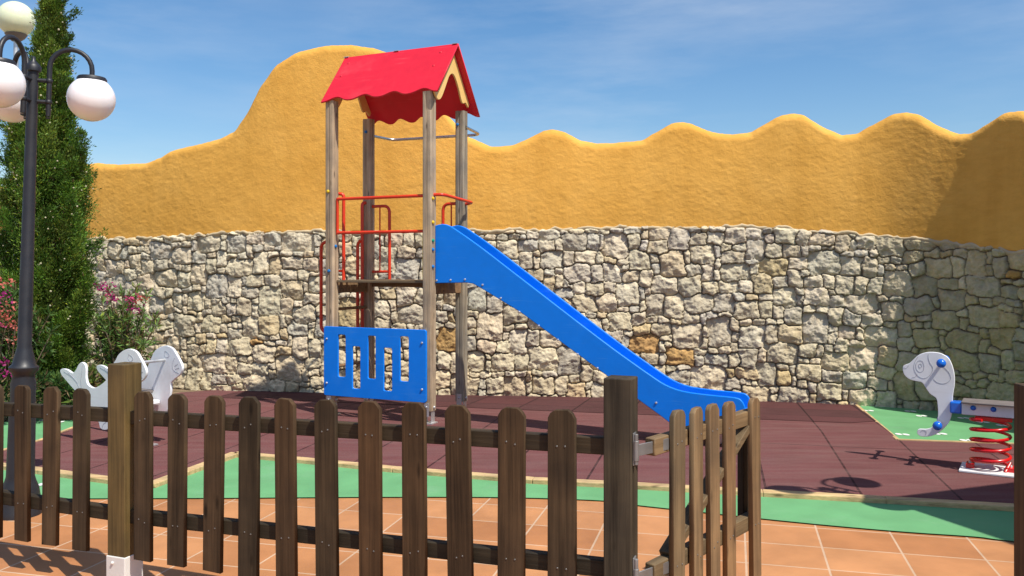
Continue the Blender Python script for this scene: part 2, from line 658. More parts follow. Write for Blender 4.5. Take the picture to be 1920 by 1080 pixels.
cam = bpy.data.cameras.new('camera')
cam.sensor_width = 36
cam.lens = 36 * FPX / 1920
cam.shift_y = -(540 - HZ) / 1920
cam.clip_start = .05
cam.clip_end = 2000
co = bpy.data.objects.new('camera', cam)
COL.objects.link(co)
co.location = (0, 0, EYE)
co.rotation_euler = (R(90), 0, 0)
sc.camera = co
sc.view_settings.view_transform = 'Standard'
sc.view_settings.look = 'None'
sc.view_settings.exposure = 0.17
sc.view_settings.gamma = 1.0

# ------------------------------------------------------------------ ground
def sheet(name, pts, z, mat):
    me = bpy.data.meshes.new(name)
    bm = bmesh.new()
    vs = [bm.verts.new((p[0], p[1], z)) for p in pts]
    for t in tessellate_polygon([[Vector((p[0], p[1], 0)) for p in pts]]):
        f = bm.faces.new([vs[i] for i in t])
        f.normal_update()
        if f.normal.z < 0: f.normal_flip()
    for v0 in (V0, V1):
        nrm = Vector((.233, .972, 0))
        bmesh.ops.bisect_plane(bm, geom=bm.verts[:] + bm.edges[:] + bm.faces[:], plane_co=nrm * v0 / nrm.length_squared, plane_no=nrm)
    for v in bm.verts: v.co.z += ground_z(v.co.x, v.co.y)
    bm.to_mesh(me); bm.free()
    return tag(link_mesh(name, me, mat, smooth=False), kind='structure')


sheet('ground', [(-400, -400), (400, -400), (400, 400), (-400, 400)], -.004, M['earth'])
sheet('soil_ground', [(-12, 6.2), (-3.2, 6.2), (-3.1, 11.2), (-12, 15)], .004, M['soil'])
sheet('pavement', [(-9, -6), (9, -6), (9, 5.6), (-9, 5.6)], .000, M['terracotta'])
front = [(-6, 5.3)] + [tuple(G(x, y))[:2] for x, y in
         [(0, 936), (100, 937), (420, 936), (560, 935), (760, 934), (960, 935), (1130, 941), (1190, 949), (1310, 962), (1430, 975),
          (1560, 988), (1700, 1000), (1830, 1009), (1905, 1018)]] + [(3.4, 4.0), (4.6, 3.6)]
front = catmull(front, 4, False)
sheet('green_pavement', front + [(5.6, 6.0), (5.2, 9.0), (3.4, 9.7), (-3.0, 10.0), (-4.6, 9.0), (-6, 7.0)], .008, M['green'])

edge = [G(-60, 872), G(78, 889), G(281, 917), G(441, 857), G(560, 868), G(740, 886), G(1000, 907), G(1190, 917), G(1430, 931),
        G(1660, 944), G(1905, 959), Vector((4.4, 4.55, 0))]
gp = [Vector((4.9, 5.72, 0)), G(1905, 836), G(1683, 828), G(1606, 762)]       # right-hand green patch is cut out of the rubber
left = [G(338, 738), G(150, 785), G(150, 800), G(75, 829), G(-70, 868)]
wall_side = [Vector((3.2, 9.75, 0)), Vector((1.3, 10.0, 0)), Vector((-1, 10.1, 0)), Vector((-3.2, 10.4, 0))]
rub = edge + gp + wall_side + left
sheet('rubber_flooring', [p[:2] for p in rub], .014, M['rubber'])


d0, d1 = G(820, 765), G(1440, 790)
DSL = (d1.y - d0.y) / (d1.x - d0.x)


def dl(X): return d0.y + DSL * (X - d0.x)


pe = [G(x, y) for x, y in ((1606, 762), (1627, 780), (1643, 793))]
sheet('dark_rubber_flooring', [(-3.2, dl(-3.2)), (pe[2].x - .3, dl(pe[2].x - .3)), pe[2][:2], pe[1][:2], (pe[0].x, pe[0].y), (3.1, 9.75), (1.3, 9.98), (-1, 10.08), (-3.2, 10.38)], .018, M['rubber_old'])
# timber edging in lengths
for pts, nm in ((edge, 'kerb'),):
    mb = MB()
    for a_, b_ in zip(pts[:-1], pts[1:]):
        a2, b2 = Vector(a_), Vector(b_)
        mb.bar(a2 + Vector((0, 0, .012)), b2 + Vector((0, 0, .012)), .075, .05)
    tag(mb.build('timber_kerb', M['kerb'], bevel=.006, smooth=False), kind='structure')
mb = MB()
for a_, b_ in ((gp[0], gp[1]), (gp[1], gp[2]), (gp[2], gp[3]), (left[1], left[2]), (left[2], left[3]), (left[3], left[4])):
    mb.bar(a_ + Vector((0, 0, .006)), b_ + Vector((0, 0, .006)), .03, .03)
tag(mb.build('narrow_kerb', M['kerb'], smooth=False), kind='structure')
# white prints painted on the green patches
mb = MB()
for i, (x, y) in enumerate([(1628, 772), (1707, 773), (1728, 782), (1692, 817), (1763, 816), (1807, 786), (1843, 794), (1813, 828),
                            (1880, 800), (85, 790), (110, 793), (86, 912)]):
    p = G(x, y)
    an = random.uniform(-.4, .4)
    for s in (-1, 1):
        c = p + Vector((s * .028 * math.cos(an), s * .028 * math.sin(an), 0))
        n = 10
        mb.add([(c.x + .026 * math.cos(2 * PI * k / n), c.y + .04 * math.sin(2 * PI * k / n), c.z + .0125) for k in range(n)], [tuple(range(n))])
tag(mb.build('floor_markings', M['white_paint'], smooth=False), kind='structure')

# ------------------------------------------------------------------ boundary wall: rubble base, rendered wavy top
plan = [(-11.5, 14.6), (-8.6, 12.8), (-6.8, 11.6), (-5.2, 10.65)]
plan += [tuple(G(x, y))[:2] for x, y in ((415, 735), (600, 739), (900, 745), (1200, 748))]
plan += [(x * 1.058 + .27, y * 1.058) for x, y in ((3.2, 8.78), (3.62, 8.58), (3.93, 8.30), (4.18, 7.95), (4.39, 7.50), (4.57, 6.95), (4.72, 6.3), (4.82, 5.5), (4.88, 4.6))]
YW = 9.75
pth = np.array(catmull(plan, 40, False))
for _ in range(10):          # even out the joints between the surveyed points
    kk_ = np.hanning(33); kk_ /= kk_.sum()
    pth = np.stack([np.convolve(np.pad(pth[:, i_], 16, mode='reflect', reflect_type='odd'), kk_, 'valid') for i_ in (0, 1)], 1)
ds = np.hypot(*np.diff(pth, axis=0).T)
S = np.concatenate([[0], np.cumsum(ds)])
SL = S[-1]


def path(s):
    return np.interp(s, S, pth[:, 0]), np.interp(s, S, pth[:, 1])


def path_n(s):
    e = .06
    x0, y0 = path(np.clip(s - e, 0, SL)); x1, y1 = path(np.clip(s + e, 0, SL))
    tx, ty = x1 - x0, y1 - y0
    l = np.hypot(tx, ty)
    return ty / l, -tx / l          # towards the playground


PX = 960 + FPX * pth[:, 0] / pth[:, 1]
okp = (pth[:, 1] > 6.9)


def s_of_px(x):
    return float(np.interp(x, PX[okp], S[okp]))


def wall_pts(lst):
    out = []
    for x, y in lst:
        s = s_of_px(x)
        d = float(path(s)[1])
        out.append((s, EYE + (HZ - y) / FPX * d))
    return out


crest_px = [(-40, 350), (12, 344), (60, 330), (110, 310), (160, 303), (205, 306), (255, 303), (285, 292), (310, 277), (350, 269), (400, 256), (430, 240),
            (455, 205), (480, 155), (510, 115), (550, 90), (600, 79), (650, 77), (700, 84), (740, 100), (790, 150), (840, 215), (875, 252), (920, 271),
            (960, 269), (995, 254), (1020, 240), (1036, 237), (1060, 243), (1090, 259), (1120, 265), (1165, 263), (1205, 259), (1235, 242), (1262, 226),
            (1280, 224), (1300, 228), (1335, 243), (1375, 248), (1410, 244), (1440, 226), (1465, 211), (1488, 207), (1510, 211), (1545, 233),
            (1580, 249), (1610, 246), (1640, 228), (1667, 210), (1690, 206), (1715, 211), (1750, 235), (1785, 249), (1812, 245), (1840, 226),
            (1865, 209), (1888, 205), (1905, 207)]
cw = wall_pts(crest_px)
# the waves carry on round the bend and out of the frame
sl_ = cw[-1][0]
k = 1
while sl_ + .12 * k < SL:
    cw.append((sl_ + .12 * k, 2.80 + .16 * math.cos(2 * PI * (.12 * k + .05) / .72)))
    k += 1
cw = [(0.0, 2.5)] + cw
cs, cz = np.array(cw).T
dens = np.linspace(0, SL, 3000)
crest = np.interp(dens, cs, cz)
ker = np.hanning(15); ker /= ker.sum()
crest = np.convolve(np.pad(crest, 7, 'edge'), ker, 'valid')
top_px = [(-40, 452), (80, 452), (165, 447), (300, 443), (430, 434), (600, 432), (800, 432), (1000, 429), (1200, 424), (1400, 423), (1500, 427), (1600, 436), (1720, 446),
          (1800, 455), (1905, 469)]
tw = [(0.0, 1.7)] + wall_pts(top_px)
tw.append((SL, tw[-1][1] - .05))
ts, tz = np.array(tw).T


def crest_z(s): return np.interp(s, dens, crest)


def top_z(s): return np.interp(s, ts, tz)


# --- layout of the stones: pack blocks on a lattice, then grow each from its core
CE = .068
NC, NR = int(SL / CE) + 1, 33
occ = -np.ones((NC, NR), int)
blocks = []


def fits(c, r, w_, h_):
    return c + w_ <= NC and r + h_ <= NR and (occ[c:c + w_, r:r + h_] < 0).all()


def put(c, r, w_, h_):
    occ[c:c + w_, r:r + h_] = len(blocks)
    blocks.append((c + w_ / 2, r + h_ / 2, w_ / 2, h_ / 2))


for (w_, h_, n_) in ((6, 4, 8), (5, 4, 26), (4, 4, 34), (5, 3, 70), (4, 5, 10), (4, 3, 120), (3, 4, 50), (3, 3, 90), (4, 2, 40), (3, 2, 60), (2, 3, 40)):
    for _ in range(n_):
        for _t in range(30):
            c, r = random.randrange(NC), random.randrange(NR)
            if fits(c, r, w_, h_):
                put(c, r, w_, h_)
                break
opt = [(3, 3), (3, 2), (3, 4), (4, 3), (2, 3), (2, 2), (1, 2), (2, 1), (1, 1)]
for c in range(NC):
    for r in range(NR):
        if occ[c, r] < 0:
            for (w_, h_) in random.sample(opt[:5], 5) + opt[5:]:
                if fits(c, r, w_, h_):
                    put(c, r, w_, h_)
                    break
B = np.array(blocks) * CE
B[:, 1] -= .20
nb = len(B)
RES = .0095
gs = np.arange(0, SL, RES)
gz = np.arange(-.10, 1.0001, RES / 1.85)         # fraction of the height
SS, FZ = np.meshgrid(gs, gz, indexing='ij')
ZT = top_z(SS) + .012 * fbm(SS * 9, SS * 0 + 3.3, 5, 3)
ZZ = FZ * ZT
wx = SS + .020 * fbm(SS * 6, ZZ * 6, 31, 3)
wz = ZZ + .020 * fbm(SS * 6, ZZ * 6, 47, 3)
F1 = np.full(SS.shape, 9.0); F2 = F1.copy(); F3 = F1.copy(); ID = np.zeros(SS.shape, int)
rot_b = RNG.normal(0, .15, nb)
jx, jz = RNG.normal(0, .10, nb) * B[:, 2], RNG.normal(0, .10, nb) * B[:, 3]
for i in range(nb):
    x0, z0, hw, hh = B[i]
    lo = max(0, int((x0 - hw - .3) / RES)); hi = min(len(gs), int((x0 + hw + .3) / RES))
    if hi <= lo: continue
    dx, dz = wx[lo:hi] - x0 - jx[i], wz[lo:hi] - z0 - jz[i]
    c_, s_ = math.cos(rot_b[i]), math.sin(rot_b[i])
    u_, v_ = c_ * dx + s_ * dz, -s_ * dx + c_ * dz
    kx, kz = hw * .70, hh * .70
    d = np.hypot(np.maximum(np.abs(u_) - kx, 0), np.maximum(np.abs(v_) - kz, 0)) - .30 * min(hw, hh) * .9
    f1, f2, f3 = F1[lo:hi], F2[lo:hi], F3[lo:hi]
    a1 = d < f1
    a2 = (~a1) & (d < f2)
    a3 = (~a1) & (~a2) & (d < f3)
    F3[lo:hi] = np.where(a1 | a2, f2, np.where(a3, d, f3))
    F2[lo:hi] = np.where(a1, f1, np.where(a2, d, f2))
    F1[lo:hi] = np.where(a1, d, f1)
    ID[lo:hi] = np.where(a1, i, ID[lo:hi])
E = np.minimum(F2 - F1, (F3 - F1) * .75)
jw = .0035 + .006 * fbm(SS * 4, ZZ * 4, 71, 2)
t = np.clip((E - jw) / .014, 0, 1)
rise = np.clip(1.5 * t, 0, 1); rise = rise * rise * (3 - 2 * rise)
tiltx, tiltz, lift = RNG.normal(0, .10, nb), RNG.normal(0, .10, nb), RNG.uniform(-.004, .022, nb)
face = (lift[ID] + tiltx[ID] * (SS - B[ID, 0]) + tiltz[ID] * (ZZ - B[ID, 1]))
for k in range(6):          # broken faces: each stone is cut by a few slanting planes
    an_, slp = RNG.uniform(0, 2 * PI, nb), RNG.uniform(.10, .42, nb)
    of_ = RNG.uniform(.0, .75, nb) * np.minimum(B[:, 2], B[:, 3])
    dd_ = (wx - B[ID, 0]) * np.cos(an_[ID]) + (wz - B[ID, 1]) * np.sin(an_[ID])
    face = np.minimum(face, lift[ID] + slp[ID] * (of_[ID] - dd_) + .006)
offs = ID * 3.77
crag = .0095 * fbm(SS * 15 + offs, ZZ * 15 - offs, 91, 4, .68) + .008 * (1 - np.abs(fbm(SS * 7 + offs, ZZ * 9 + offs * .7, 17, 3)) * 1.6)
H = -.040 + rise * (.040 + face + crag)
H = np.clip(H, -.040, .06)
H -= .05 * np.clip((ZZ / ZT - .985) / .015, 0, 1)
BX, BY = path(SS)
NX, NY = path_n(SS)
VX, VY = BX + NX * H, BY + NY * H
n0, n1_ = SS.shape
verts = np.stack([VX, VY, ZZ], -1).reshape(-1, 3)
idx = np.arange(n0 * n1_).reshape(n0, n1_)
quads = np.stack([idx[:-1, :-1], idx[1:, :-1], idx[1:, 1:], idx[:-1, 1:]], -1).reshape(-1, 4)


def np_mesh(name, verts, quads, cols=None):
    me = bpy.data.meshes.new(name)
    me.vertices.add(len(verts))
    me.vertices.foreach_set('co', np.ascontiguousarray(verts, np.float32).ravel())
    k_ = quads.shape[1]
    me.loops.add(quads.size)
    me.loops.foreach_set('vertex_index', np.ascontiguousarray(quads, np.int32).ravel())
    me.polygons.add(len(quads))
    me.polygons.foreach_set('loop_start', np.arange(0, quads.size, k_, dtype=np.int32))
    me.update(calc_edges=True)
    me.validate()
    if cols is not None:
        at_ = me.color_attributes.new('col', 'FLOAT_COLOR', 'POINT')
        c4 = np.ones((len(verts), 4), np.float32)
        c4[:, :3] = cols
        at_.data.foreach_set('color', c4.ravel())
    return me


pal = np.array([(.60, .545, .44), (.64, .58, .465), (.565, .525, .45), (.63, .56, .435), (.53, .505, .455), (.68, .62, .51),
                (.61, .52, .38), (.59, .49, .345), (.62, .525, .42), (.57, .37, .17), (.56, .46, .29)])
wts = np.array([.19, .18, .14, .16, .10, .10, .05, .035, .025, .007, .013]); wts /= wts.sum()
sid = RNG.choice(len(pal), nb, p=wts)
scol = pal[sid] * np.array([1.035, 1.0, .915]) * RNG.normal(1.0, .075, (nb, 1)) * RNG.normal(1, .010, (nb, 3))
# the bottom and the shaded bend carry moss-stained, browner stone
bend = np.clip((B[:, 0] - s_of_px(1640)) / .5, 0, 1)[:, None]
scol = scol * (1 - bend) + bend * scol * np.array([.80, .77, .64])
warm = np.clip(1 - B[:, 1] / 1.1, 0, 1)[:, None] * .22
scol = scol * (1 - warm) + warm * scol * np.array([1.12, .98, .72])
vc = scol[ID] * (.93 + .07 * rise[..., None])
jm = (1 - np.clip((E - jw * .6) / .009, 0, 1))[..., None]
vc = vc * (1 - jm) + jm * np.array([.19, .157, .115])
wall_obj = thing('boundary_wall', 'tall ochre rendered wall with wavy top on a rubble stone base behind the playground', 'wall', (0, YW, 0))
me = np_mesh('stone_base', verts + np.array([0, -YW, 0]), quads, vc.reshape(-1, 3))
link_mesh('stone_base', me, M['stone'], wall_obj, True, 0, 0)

# --- rendered upper wall with rounded crest
NS = 1300
us = np.linspace(0, SL, NS)
zc = crest_z(us)
zb = top_z(us) - .03 + .010 * fbm(us * 7, us * 0, 3, 3)
rr, thick = .115, .34
prof = []          # (kind, t)
nfront = 110
X0, Y0 = path(us)
nx, ny = path_n(us)
rows = []
for j in range(nfront):
    t_ = j / (nfront - 1)
    z_ = zb + (zc - rr - zb) * t_
    rows.append((z_, np.full(NS, .018) + .055 * t_ ** 2))
for j in range(1, 13):
    a_ = j / 12 * PI / 2
    rows.append((zc - rr + rr * math.sin(a_), np.full(NS, .018) + .055 + rr * (1 - math.cos(a_))))
for j in range(1, 9):
    a_ = PI / 2 + j / 8 * PI / 2
    rows.append((zc - rr + rr * math.sin(a_), np.full(NS, .018) + .055 + rr + (thick - 2 * rr) * j / 8 + rr * (-math.cos(a_))))
rows.append((zc * 0 - .05, np.full(NS, .018) + .055 + thick))
Zr = np.array([r_[0] for r_ in rows]).T
Dr = np.array([r_[1] for r_ in rows]).T
Sr = np.repeat(us[:, None], Zr.shape[1], 1)
n_big = fbm(Sr * 3.2, Zr * 3.2, 201, 3)
n_mid = fbm(Sr * 12, Zr * 12, 211, 4, .6)
Dr = Dr - .0014 * n_big - .0012 * n_mid - .0015 * fbm(Sr * 26, Zr * 34, 231, 2)
Dr[:, 0] += .02
verts = np.stack([X0[:, None] - nx[:, None] * Dr, Y0[:, None] - ny[:, None] * Dr - YW, Zr + .004 * n_mid * (Zr > zc[:, None] - .1)], -1).reshape(-1, 3)
idx = np.arange(verts.shape[0]).reshape(NS, -1)
quads = np.stack([idx[:-1, :-1], idx[1:, :-1], idx[1:, 1:], idx[:-1, 1:]], -1).reshape(-1, 4)
link_mesh('rendered_top', np_mesh('rendered_top', verts, quads), M['render'], wall_obj, True, 0, 0)
# mortar bed on top of the stones
mb = MB()
vs, fs = [], []
u2 = np.linspace(0, SL, 700)
x2, y2 = path(u2); a2, b2 = path_n(u2)
zt2 = top_z(u2) - .018 + .020 * fbm(u2 * 12, u2 * 0, 9, 3)
ou = -.004 + .016 * fbm(u2 * 8, u2 * 0 + 4, 19, 3)
for i in range(700):
    for (o_, dz_) in ((-.05, .03), (ou[i] - .004, .018), (ou[i] + .004, 0), (ou[i] - .02, -.03), (-.06, -.04)):
        vs.append((x2[i] + a2[i] * o_, y2[i] + b2[i] * o_ - YW, zt2[i] + dz_))
for i in range(699):
    for j in range(4):
        fs.append((i * 5 + j, (i + 1) * 5 + j, (i + 1) * 5 + j + 1, i * 5 + j + 1))
mb.add(vs, fs)
mb.build('mortar_bed', M['mortar'], wall_obj, sharp=0)

# ------------------------------------------------------------------ slide tower
ux = Vector((.908, -.42, 0)).normalized()      # along the long side, towards the slide
vy = Vector((.42, .908, 0)).normalized()
FRp = G(805, 797)
LX, LY = 1.05, .60
tc0 = FRp - ux * LX / 2 + vy * LY / 2
tower = thing('slide_tower', 'wooden play tower with red roof and blue slide in front of the stone wall', 'play tower', tc0, math.atan2(ux.y, ux.x))


def TL(p):     # world -> tower local
    d = Vector(p) - tc0
    return Vector((d.dot(ux), d.dot(vy), p[2]))


hx, hy = LX / 2, LY / 2


def tower_post(x, y, top):
    mb = MB()
    w_ = .092
    # square post with rounded arrises and a shallow groove in each face
    r_, g_ = .014, .006
    h = w_ / 2
    ol = []
    for qx, qy, a0 in ((1, 1, 0), (-1, 1, 90), (-1, -1, 180), (1, -1, 270)):
        for k_ in range(5):
            a_ = R(a0 + k_ * 22.5)
            ol.append((qx * (h - r_) + r_ * math.cos(a_), qy * (h - r_) + r_ * math.sin(a_)))
        # groove in the middle of the next face
        m_ = {0: (0, 1), 90: (-1, 0), 180: (0, -1), 270: (1, 0)}[a0]
        tdir = {0: (-1, 0), 90: (0, -1), 180: (1, 0), 270: (0, 1)}[a0]
        for (o_, dpt) in ((-.006, 0), (-.003, g_), (.003, g_), (.006, 0)):
            ol.append((m_[0] * (h - dpt) + tdir[0] * o_, m_[1] * (h - dpt) + tdir[1] * o_))
    n = len(ol)
    vs = [(x + a_, y + b_, z_) for z_ in (.13, top) for a_, b_ in ol]
    fs = [(i, (i + 1) % n, n + (i + 1) % n, n + i) for i in range(n)] + [tuple(reversed(range(n))), tuple(range(n, 2 * n))]
    mb.add(vs, fs)
    p = mb.build('post', M['tower_post'], tower, True, 0, 30)
    f = MB()
    f.box((x, y, .006 + .014), (.11, .11, .012)).box((x + .035, y, .10), (.006, .06, .17)).box((x - .035, y, .10), (.006, .06, .17))
    f.box((x, y - .0485, .14), (.05, .005, .12))
    f.stud((x + .0465, y, .16), (1, 0, 0), .014, .014)
    f.stud((x, y - .051, .165), (0, -1, 0), .011, .012)
    f.build('post_foot', M['zinc'], p, bevel=.001)
    return p


posts = {}
for nm, x, y, t_ in (('FL', -hx, -hy, 2.945), ('FR', hx, -hy, 2.945), ('BL', -hx, hy, 2.87), ('BR', hx, hy, 2.87)):
    posts[nm] = tower_post(x, y, t_)


def cap(nm, dx, dy, z, axis, mat):
    x, y = {'FL': (-hx, -hy), 'FR': (hx, -hy), 'BL': (-hx, hy), 'BR': (hx, hy)}[nm]
    MB().stud((x + dx, y + dy, z), axis, .016, .016).build('bolt_cap', M[mat], posts[nm])


h_ = .046
cap('FL', -.01, -h_, 2.10, (0, -1, 0), 'yellow_cap'); cap('FL', 0, -h_, 1.36, (0, -1, 0), 'blue_cap'); cap('FL', h_, -.01, 1.59, (1, 0, 0), 'blue_cap')
cap('FR', h_, -.02, 2.0, (1, 0, 0), 'yellow_cap'); cap('FR', h_, -.02, 1.79, (1, 0, 0), 'yellow_cap'); cap('FR', h_, -.02, 1.63, (1, 0, 0), 'green_cap')
cap('FR', h_, -.02, 1.55, (1, 0, 0), 'blue_cap'); cap('FR', h_, -.02, 1.40, (1, 0, 0), 'blue_cap')
cap('BL', 0, -h_, 2.74, (0, -1, 0), 'blue_cap'); cap('BR', -h_ * .4, -h_, 2.74, (0, -1, 0), 'blue_cap')

DZ = 1.275
d = MB()
for k in range(5):
    d.box((0, -hy + .06 + k * .12, DZ - .011), (LX - .10, .114, .022))
d.build('deck', M['tower_beam'], tower, bevel=.003)
for x in (-hx, hx):
    MB().bar((x - .0 * x, -hy + .05, DZ - .072), (x, hy - .05, DZ - .072), .045, .10).build('deck_beam', M['tower_beam'], tower, bevel=.004)
MB().bar((-hx + .05, hy, DZ - .05), (hx - .05, hy, DZ - .05), .03, .05).build('deck_beam', M['tower_beam'], tower, bevel=.004)

# blue front panel with five slots
pf = frame((0, -hy - .046 - .010, 0), (1, 0, 0), (0, 0, 1))
pw0, pw1, pz0, pz1 = -hx - .045, hx + .005, .205, .845


def rrect(x0, y0, x1, y1, r, n=4):
    out = []
    for cx_, cy_, a0 in ((x1 - r, y1 - r, 0), (x0 + r, y1 - r, 90), (x0 + r, y0 + r, 180), (x1 - r, y0 + r, 270)):
        for k_ in range(n + 1):
            a_ = R(a0 + 90 * k_ / n)
            out.append((cx_ + r * math.cos(a_), cy_ + r * math.sin(a_)))
    return out


holes = []
pw, ph = pw1 - pw0, pz1 - pz0
for (a0, a1, b0, b1) in ((.145, .223, .11, .72), (.29, .37, .27, .875), (.444, .521, .11, .72), (.598, .68, .27, .875), (.755, .838, .10, .725)):
    holes.append(rrect(pw0 + a0 * pw, pz1 - b1 * ph, pw0 + a1 * pw, pz1 - b0 * ph, .016))
me = board_mesh([rrect(pw0, pz0, pw1, pz1, .022)] + holes, .02, pf)
panel = link_mesh('front_panel', me, M['blue'], tower, False)
for x in (pw0 + .035, pw1 - .04):
    for z in (pz1 - .115, pz0 + .115):
        MB().stud((x, -hy - .066, z), (0, -1, 0), .011, .011).build('bolt', M['zinc'], panel)

# roof
RZ, RE, RB = 3.425, 2.925, 2.83
xl, xr_ = -hx - .065, hx + .13
for (yv, ze, lab) in ((-hy - .08, RE, 'front'), (hy + .13, RB, 'back')):
    dy, dz = yv, ze - RZ
    ln = math.hypot(dy, dz)
    ay = Vector((0, -dy / ln, -dz / ln))      # up the slope
    fr = frame((0, 0, RZ), (1, 0, 0), ay)
    nw = 4 if lab == 'front' else 5
    ol = [(xl, 0), (xr_, 0)]
    m_ = 90
    for i in range(m_ + 1):
        x = xr_ + (xl - xr_) * i / m_
        ph_ = (xr_ - x) / (xr_ - xl) * nw
        sc_w = (1 - math.cos(2 * PI * ph_)) / 2
        ol.append((x, -ln + .052 * sc_w ** 1.25))
    me = board_mesh([ol], .016, fr, .003)
    rp = link_mesh('roof_panel', me, M['red_roof'], tower, False)
    if lab == 'front':
        for (x, s_) in ((-hx + .02, .10), (-hx + .01, .28), (hx - .02, .10), (hx - .03, .28)):
            p = fr @ Vector((x, -s_, .008))
            MB().stud(p, fr.to_3x3() @ Vector((0, 0, 1)), .012, .006).build('bolt', M['red_roof'], rp)
        for x in (xl + .02, 0, xr_ - .03):
            b_ = MB().box((x, -.012, RZ + .004), (.05, .02, .006)).box((x, .012, RZ + .002), (.05, .02, .006))
            b_.build('ridge_bracket', M['zinc'], rp)
# gable boards
for x in (hx + .06, -hx - .0):
    fr = frame((x, 0, 0), (0, 1, 0), (0, 0, 1))
    sl1 = (RZ - RE) / (hy + .08); sl2 = (RZ - RB) / (hy + .13)
    e1, e2 = -hy - .035, hy + .03
    def uz(y): return RZ - .03 - (sl1 * -y if y < 0 else sl2 * y)
    ol = [(e1, uz(e1)), (0, RZ - .03), (e2, uz(e2))]
    low = catmull([(e2 - .02, uz(e2) - .035), (e2 - .075, uz(e2) + .0), (.19, 2.93), (.12, 3.05), (.055, 3.135), (0, 3.16), (-.06, 3.125), (-.12, 3.03),
                   (-.20, 2.91), (e1 + .075, uz(e1) - .075), (e1 + .025, uz(e1) - .045)], 6, False)
    ol += low
    me = board_mesh([ol], .018, fr, .003)
    link_mesh('gable_board', me, M['cream'], tower, False)

# red guard rails
PR = .0145


def bend(pts, r=.06, k=6):
    """round the corners of a polyline"""
    P_ = [Vector(p) for p in pts]
    out = [P_[0]]
    for i in range(1, len(P_) - 1):
        a_, b_, c_ = P_[i - 1], P_[i], P_[i + 1]
        d1, d2 = (a_ - b_), (c_ - b_)
        q = min(r, d1.length * .45, d2.length * .45)
        s1, s2 = b_ + d1.normalized() * q, b_ + d2.normalized() * q
        for j in range(k + 1):
            t_ = j / k
            out.append(s1 * (1 - t_) ** 2 + b_ * 2 * t_ * (1 - t_) + s2 * t_ ** 2)
    out.append(P_[-1])
    return out


yf = -hy
g = MB()
g.tube([(-hx + .062, yf, 2.03), (hx - .046, yf, 2.03)], PR)
g.tube([(-hx + .062, yf, 1.715), (hx - .046, yf, 1.715)], PR)
g.tube([(-hx + .062, yf, 2.037), (-hx + .062, yf, 1.70)], PR * .9)
g.build('guard_rail', M['red_pipe'], tower)
# grab bars either side of the ladder, running on down outside the deck
for yy in (-hy + .085, hy - .085):
    g = MB()
    if yy < 0:
        g.tube(bend([(-hx, yy - .03, 2.085), (-hx + .07, yy, 2.085), (-hx + .07, yy, DZ)], .05), PR * 1.1)
        g.tube([(-hx, yy, 1.36), (-hx + .07, yy, 1.36)], PR * .8)
    else:
        g.tube(bend([(-hx, yy + .08, 2.035), (-hx - .02, yy, 2.035), (-hx - .02, yy, .62)], .05), PR * 1.1)
    g.build('grab_bar', M['red_pipe'], tower)
    q = MB()
    lo_ = .175 if yy < 0 else .06
    q.tube(bend([(-hx - .03, yy - .02, 1.66), (-hx - lo_, yy - .02, 1.62), (-hx - lo_, yy - .02, .80), (-hx - .03, yy - .02, .74)], .05), PR * 1.1)
    q.build('ladder_rail', M['red_pipe'], tower)
for z in (1.00, .73, .46):
    MB().tube([(-hx - .0, -hy + .04, z), (-hx, hy - .04, z)], .015).build('rung', M['tower_beam'], tower)
for sgn in (-1, 1):
    x0_ = sgn * (hx - .04); x1_ = sgn * (hx - (.245 if sgn < 0 else .20))
    g = MB()
    g.tube(bend([(x0_, hy, 2.0), (x1_, hy, 2.0), (x1_, hy, DZ)], .07), PR * 1.05)
    g.tube([((x0_ + x1_) / 2 + .01 * sgn, hy, 2.0), ((x0_ + x1_) / 2 + .01 * sgn, hy, DZ + .06)], PR * .5)
    g.tube([(x0_, hy, DZ + .075), (x1_, hy, DZ + .075)], PR * .9)
    g.build('guard_hoop', M['red_pipe'], tower)
MB().tube(bend([(hx + .02, -hy, 2.035), (hx + .13, -hy + .02, 2.035), (hx + .13, hy - .02, 2.0), (hx + .03, hy, 1.99)], .05), PR).build('slide_bar', M['red_pipe'], tower)
MB().tube(bend([(-hx + .02, hy + .04, 2.71), (-hx + .09, hy + .30, 2.70), (hx + .02, hy + .36, 2.70), (hx + .045, hy, 2.72)], .09), .014).build('climbing_bar', M['steel'], tower)
MB().box((hx - .075, -hy + .10, DZ + .215), (.018, .16, .42)).build('side_panel', M['yellow'], tower, bevel=.003)

# slide: two cut side boards with a bed between them
ny_ = -hy + .03
p0 = tc0 + vy * ny_
topl = [(817, 423), (831, 420), (845, 424), (861, 434), (902, 463), (963, 510), (1024, 557), (1085, 604), (1147, 651), (1190, 682), (1220, 703), (1248, 721), (1281, 733), (1330, 740),
        (1378, 745), (1391, 751), (1397, 762)]
botl = [(1396, 784), (1364, 790), (1332, 798), (1302, 805), (1280, 807), (1267, 801), (1244, 783), (1189, 743), (1134, 701), (1055, 643), (976, 585), (902, 540), (888, 532), (874, 530), (817, 531)]


def tl2(l): return [(q.x, q.z) for q in (TL(on_plane(x, y, p0, vy)) for x, y in l)]


